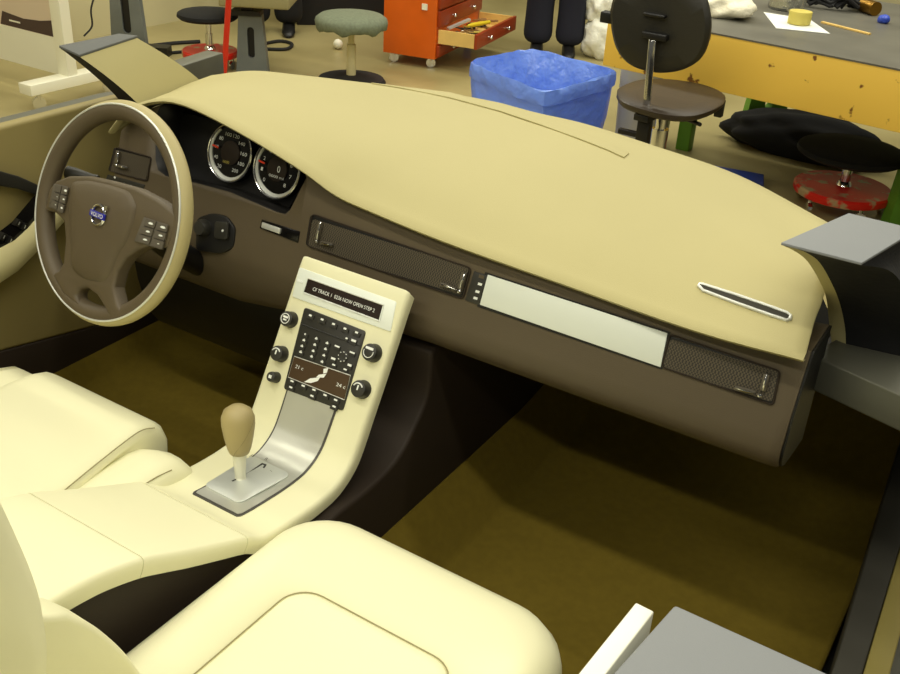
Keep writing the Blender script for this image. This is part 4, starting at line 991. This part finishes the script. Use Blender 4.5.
# --- bags under the bench
g0 = U(765, 155, 'z', FZ); blob('black_bag', V((g0.x+.14, g0.y+.14, FZ)), .40, .17, .12, black_cloth, 'slumped black bag on the floor under the workbench', 'bag', 11, amp=.3)
g0 = U(735, 182, 'z', FZ+.03); mb = MB(); q0 = [U(714, 165, 'z', FZ+.03), U(764, 174, 'z', FZ+.03), U(764, 192, 'z', FZ+.03), U(730, 192, 'z', FZ+.03)]
mb.prism(q0, (0, 0, -.03)); o = mb.build('blue_case', blue_obj, bevel=.006); center(o); tag(o, 'flat blue plastic case on the floor below the chair', 'case')
q = U(592, 60, 'z', FZ)
blob('plastic_sack', q+V((0, .1, 0)), .12, .12, .17, white_bag, 'full white plastic sack standing left of the workbench', 'sack', 21, 'white plastic sacks', amp=.4)
q = U(600, 22, 'y', q.y+.12)
blob('plastic_sack', q, .12, .11, .15, white_bag, 'white plastic sack heaped on top of another sack', 'sack', 22, 'white plastic sacks', amp=.4)
sb = U(623, 150, 'z', FZ); mb = MB(); cbk = V((sb.x+.03, sb.y+.14, 0)); mb.lathe([(0, FZ), (.13, FZ), (.15, .26), (.155, .27), (.145, .27), (.125, FZ+.02), (0, FZ+.02)], cbk, (0, 0, 1), 32); o = mb.build('white_tub', mat('grey_white_plastic', (196, 194, 184), .5)); center(o)
tag(o, 'tall greyish white tub behind the black work chair', 'tub')

# --- black work chair
ch = thing('work_chair', (-.40, 2.72, FZ), 'black swivel work chair with flat chrome back post', 'chair')
by = 2.50
outl = [(612, 10), (613, 30), (617, 48), (626, 62), (640, 70), (660, 73.5), (682, 70), (699, 60), (708, 45), (711.5, 26), (709, 8), (702, -8), (684, -18), (655, -22), (628, -16), (616, -4)]
pts = crv([U(x, y, 'y', by) for x, y in outl+[outl[0]]], 4)[:-1]; bc = sum(pts, V())/len(pts)
mb = MB()
def bk(s_, dy, bow): return [bc+(p-bc)*s_+V((0, dy+bow*((p.x-bc.x)/.2)**2, 0)) for p in pts]
mb.loft([bk(.1, .0, -.0), bk(.6, .0, -.015), bk(.93, .0, -.03), bk(1.0, .012, -.03), bk(1.0, .03, -.03), bk(.93, .045, -.03), bk(.6, .045, -.015), bk(.1, .045, 0)])
mb.build('backrest', mat('worn_black_vinyl', (40, 38, 30), .5, bump=.3, bscale=80), ch, angle=50)
mb = MB(); c_ = U(655.5, 36, 'y', by-.012); mb.obox(c_, ((1, 0, 0), (0, 1, 0), (0, 0, 1)), (.048, .018, .012)); mb.build('back_bracket', black, ch, bevel=.005); mb = MB(); c_ = U(655, 15, 'y', by-.012); mb.obox(c_, ((1, 0, 0), (0, 1, 0), (0, 0, 1)), (.042, .015, .006)); mb.build('back_bracket', black, ch, bevel=.005)
mb = MB(); c_ = U(608, 17, 'y', by+.02); mb.obox(c_, ((1, 0, 0), (0, 1, 0), (0, 0, 1)), (.024, .02, .02)); mb.build('side_knob', black, ch, bevel=.005)
a_ = U(652.5, 40, 'y', by-.022); b_ = U(645, 124, 'y', by-.035)
mb = MB(); d_ = (b_-a_); mb.obox((a_+b_)/2, (d_, (1, 0, 0), d_.cross(V((1, 0, 0)))), (d_.length/2, .0145, .004)); mb.build('back_post', chrome, ch, bevel=.003)
sz = b_.z+.075
sp_ = [U(x, y, 'z', sz) for x, y in ((617, 92), (620, 86), (640, 79), (668, 78.5), (700, 83), (722, 91), (725.5, 99), (716, 107), (694, 114), (668, 113.5), (640, 107), (622, 100))]
sc_ = sum(sp_, V())/len(sp_); sp_ = [p for p in crv(sp_+[sp_[0]], 3)[:-1]]
def st_(s_, z_): return [V((sc_.x+(p.x-sc_.x)*s_, sc_.y+(p.y-sc_.y)*s_, z_)) for p in sp_]
mb = MB(); mb.loft([st_(.1, sz-.03), st_(.95, sz-.03), st_(1.0, sz-.02), st_(1.0, sz-.006), st_(.96, sz), st_(.6, sz-.004), st_(.1, sz-.006)]); mb.build('seat', mat('dark_brown_vinyl', (52, 42, 30), .45, bump=.2, bscale=60), ch, angle=50)
mb = MB(); mb.obox(V((b_.x, b_.y, b_.z-.03)), ((1, 0, 0), (0, 1, 0), (0, 0, 1)), (.024, .018, .045)); mb.obox(V((b_.x-.05, b_.y, b_.z-.045)), ((1, 0, 0), (0, 1, 0), (0, 0, 1)), (.05, .01, .01)); mb.obox((V((b_.x, b_.y, sz-.045))+V((sc_.x, sc_.y, sz-.045)))/2, ((sc_.x-b_.x, sc_.y-b_.y, 0), (-(sc_.y-b_.y), sc_.x-b_.x, 0), (0, 0, 1)), (.13, .03, .012))
mb.tube([V((sc_.x, sc_.y-.05, sz-.045)), V((sc_.x+.18, sc_.y-.12, sz-.05))], .008, 8); mb.build('tilt_mechanism', black, ch, bevel=.003)
mb = MB(); mb.lathe([(.032, FZ+.09), (.032, sz-.12), (.022, sz-.12), (.022, sz-.04), (0, sz-.04)], (sc_.x, sc_.y-.04, 0), (0, 0, 1), 20); mb.build('gas_column', chrome, ch)
q_ = U(721, 103, 'z', sz-.03); mb = MB(); mb.box((q_.x-.018, q_.y-.01, sz-.085), (q_.x+.012, q_.y+.02, sz-.02)); mb.build('armrest_socket', black, ch, bevel=.003)
for k in range(5):
    an = 2*pi*k/5+.3; d_ = V((cos(an), sin(an), 0)); q = V((sc_.x, sc_.y-.04, FZ+.09))
    mb = MB(); mb.tube([q, q+d_*.12-V((0, 0, .005)), q+d_*.27-V((0, 0, .03))], [.025, .02, .014], 10); e_ = q+d_*.27; caster(mb, (e_.x, e_.y, FZ), .025, an); mb.build('base_leg', black, ch)

# --- white frame stand at upper left
yT = 2.36
def tp(px_, py_): return U(px_, py_, 'y', yT)
a_ = tp(61, 0); pxx = -3.545
t = thing('display_stand', (pxx, yT, FZ), 'white wheeled display stand with framed print at upper left', 'stand')
mb = MB(); mb.box((pxx-.045, yT-.03, -.10), (pxx+.035, yT+.03, 1.0)); mb.build('post', white_paint, t, bevel=.003)
mb = MB(); mb.box((pxx-.05, yT-.27, -.13), (pxx+.045, yT+.32, -.075)); mb.build('foot', white_paint, t, bevel=.003)
zb0 = tp(30, 63.5).z; zb1 = tp(5, 28).z
mb = MB(); mb.box((pxx-1.04, yT-.012, -.085), (pxx-.045, yT+.012, .105)); mb.build('lower_board', white_paint, t)
mb = MB(); mb.box((pxx-1.04, yT-.008, .105), (pxx-.045, yT+.010, .95)); pr = mb.build('print_panel', mat('pinkish_print', (214, 196, 172), .35), t)
mb = MB(); zz0 = [(pxx-.046, .10), (pxx-.046, .19), (pxx-.14, .185), (pxx-.28, .165), (pxx-.46, .175), (pxx-.46, .118), (pxx-.25, .110)]
mb.prism([V((x, yT-.0095, z_)) for x, z_ in ((pxx-.046, .108), (pxx-.046, .195), (pxx-.16, .175), (pxx-.30, .165), (pxx-.47, .180), (pxx-.50, .108))], (0, .001, 0)); mb.build('print_band', mat('plum_brown_print', (66, 46, 44), .4), t)
mb = MB(); mb.box((pxx-.42, yT-.0105, .135), (pxx-.33, yT-.0096, .143)); mb.build('print_caption', white_paint, t)
mb = MB(); mb.lathe([(0, 0), (.009, 0), (.008, .003), (0, .004)], (pxx+.012, yT-.030, .07), (0, -1, 0), 12); mb.build('bolt', black, t)
for dy in (-.20, .25):
    mb = MB(); q = V((pxx, yT+dy, FZ)); caster(mb, q, .034, 1.2); mb.tube([q+V((0, 0, .05)), q+V((0, 0, .09))], .012, 8); mb.build('caster', chrome, t)
# cardboard and cables by the wall
cq = U(88, 28, 'z', FZ); mb = MB(); mb.obox(V((cq.x-.25, cq.y+.35, FZ+.11)), (DX, DN, (0, 0, 1)), (.26, .16, .11)); o = mb.build('cardboard_box', card_m, bevel=.004); center(o)
tag(o, 'brown cardboard box on the floor behind white display stand', 'box')
def cable(pts, r, label):
    mb = MB(); mb.tube(crv(pts, 6), r, 8); o = mb.build('power_cable', rubber); return tag(o, label, 'cable')
cable([U(95, -6, 'x', -3.75), U(91, 10, 'x', -3.75), U(92, 26, 'x', -3.75), U(84, 36, 'x', -3.75)], .005, 'black cable hanging beside the dark grey trestle leg')
cable([U(148, 46, 'z', FZ+.012), U(175, 43, 'z', FZ+.012), U(200, 41.5, 'z', FZ+.012)], .012, 'straight black cable on the floor left of roller stool')
cable([U(150, 50, 'z', FZ+.01), U(165, 53, 'z', FZ+.01), U(186, 52, 'z', FZ+.01), U(205, 57, 'z', FZ+.01)], .01, 'lower black cable curving toward the left roller stool')
cable([U(262, 44, 'z', FZ+.011), U(280, 41, 'z', FZ+.011), U(292, 44, 'z', FZ+.011), U(286, 49, 'z', FZ+.011), U(266, 49, 'z', FZ+.011)], .011, 'looped black cable on the floor right of grey trestle')

# --- people standing in the background (only legs fall inside the frame)
def person(x, y, face, label, trousers, top, gap=.10, wide=1.0):
    V_ = []; E_ = []; Rr = []
    def add(p, r, par=None):
        V_.append(V(p)); Rr.append(r)
        if par is not None: E_.append((par, len(V_)-1))
        return len(V_)-1
    z0 = 0
    pel = add((0, 0, .95), (.16, .12)); chest = None
    for s_ in (-1, 1):
        h = add((s_*gap, 0, .88), (.10*wide, .10*wide), pel); k = add((s_*(gap+.015), -.02, .49), (.078*wide, .078*wide), h); kn = add((s_*(gap+.02), .005, .28), (.072*wide, .074*wide), k); a = add((s_*(gap+.02), .02, .05), (.078*wide, .082*wide), kn)
    b1 = add((0, .0, 1.15), (.155, .11), pel); b2 = add((0, -.01, 1.36), (.17, .115), b1); nk = add((0, -.01, 1.50), (.055, .055), b2); hd = add((0, -.02, 1.62), (.078, .092), nk); ht = add((0, -.02, 1.72), (.06, .075), hd)
    for s_ in (-1, 1):
        sh = add((s_*.19, 0, 1.42), (.058, .058), b2); el = add((s_*.25, .03, 1.14), (.045, .045), sh); wr = add((s_*.25, -.06, .92), (.03, .03), el); hn = add((s_*.245, -.08, .83), (.038, .022), wr)
    me = bpy.data.meshes.new('person'); me.from_pydata(V_, E_, []); o = bpy.data.objects.new('person_skel', me); link(o)
    md = o.modifiers.new('skin', 'SKIN'); md.use_smooth_shade = True
    for i, r in enumerate(Rr): me.skin_vertices[0].data[i].radius = (r[0]*(1.35 if V_[i].z < .93 and abs(V_[i].x) < .22 else 1.1), r[1]*(1.35 if V_[i].z < .93 and abs(V_[i].x) < .22 else 1.1))
    for sv in me.skin_vertices[0].data: sv.use_root = False
    me.skin_vertices[0].data[0].use_root = True
    sb_ = o.modifiers.new('sub', 'SUBSURF'); sb_.levels = 2
    bpy.context.view_layer.update()
    m2 = bpy.data.meshes.new_from_object(o.evaluated_get(bpy.context.evaluated_depsgraph_get())); bpy.data.objects.remove(o)
    m2.name = 'person'; m2.materials.clear()
    for k in (trousers, top, skin_m): m2.materials.append(k)
    for f in m2.polygons:
        c_ = f.center; f.use_smooth = True
        f.material_index = 0 if c_.z < .80 or (c_.z < .97 and abs(c_.x) < .215) else (2 if c_.z > 1.49 or (abs(c_.x) > .2 and c_.z < .93) else 1)
    b = bpy.data.objects.new('person', m2); link(b); b.location = (x, y, FZ); b.rotation_euler = (0, 0, face); tag(b, label, 'person')
    for s_ in (-1, 1):
        mb = MB(); secs = []
        for yy, w_, h_ in ((.085, .03, .05), (.07, .04, .085), (.02, .043, .095), (-.05, .044, .07), (-.12, .046, .05), (-.175, .036, .038), (-.195, .015, .02)):
            secs.append([V((s_*(gap+.02)+cos(a)*w_, yy, max(0.0, .0+h_*.5+sin(a)*h_*.5))) for a in [2*pi*k/14 for k in range(14)]])
        mb.loft(secs); sh = mb.build('shoe', black, None, angle=60); sh.parent = b
    return b
q = U(545, 56, 'z', FZ); person(q.x, q.y+.1, radians(28), 'person in dark navy trousers and black shoes standing behind the blue bin', denim, black_cloth, .088, 1.0)
q = U(268, 33, 'z', FZ); person(q.x, q.y+.05, radians(40), 'person in black trousers standing behind the low grey trestle', black_cloth, black_cloth, .09, 1.0)
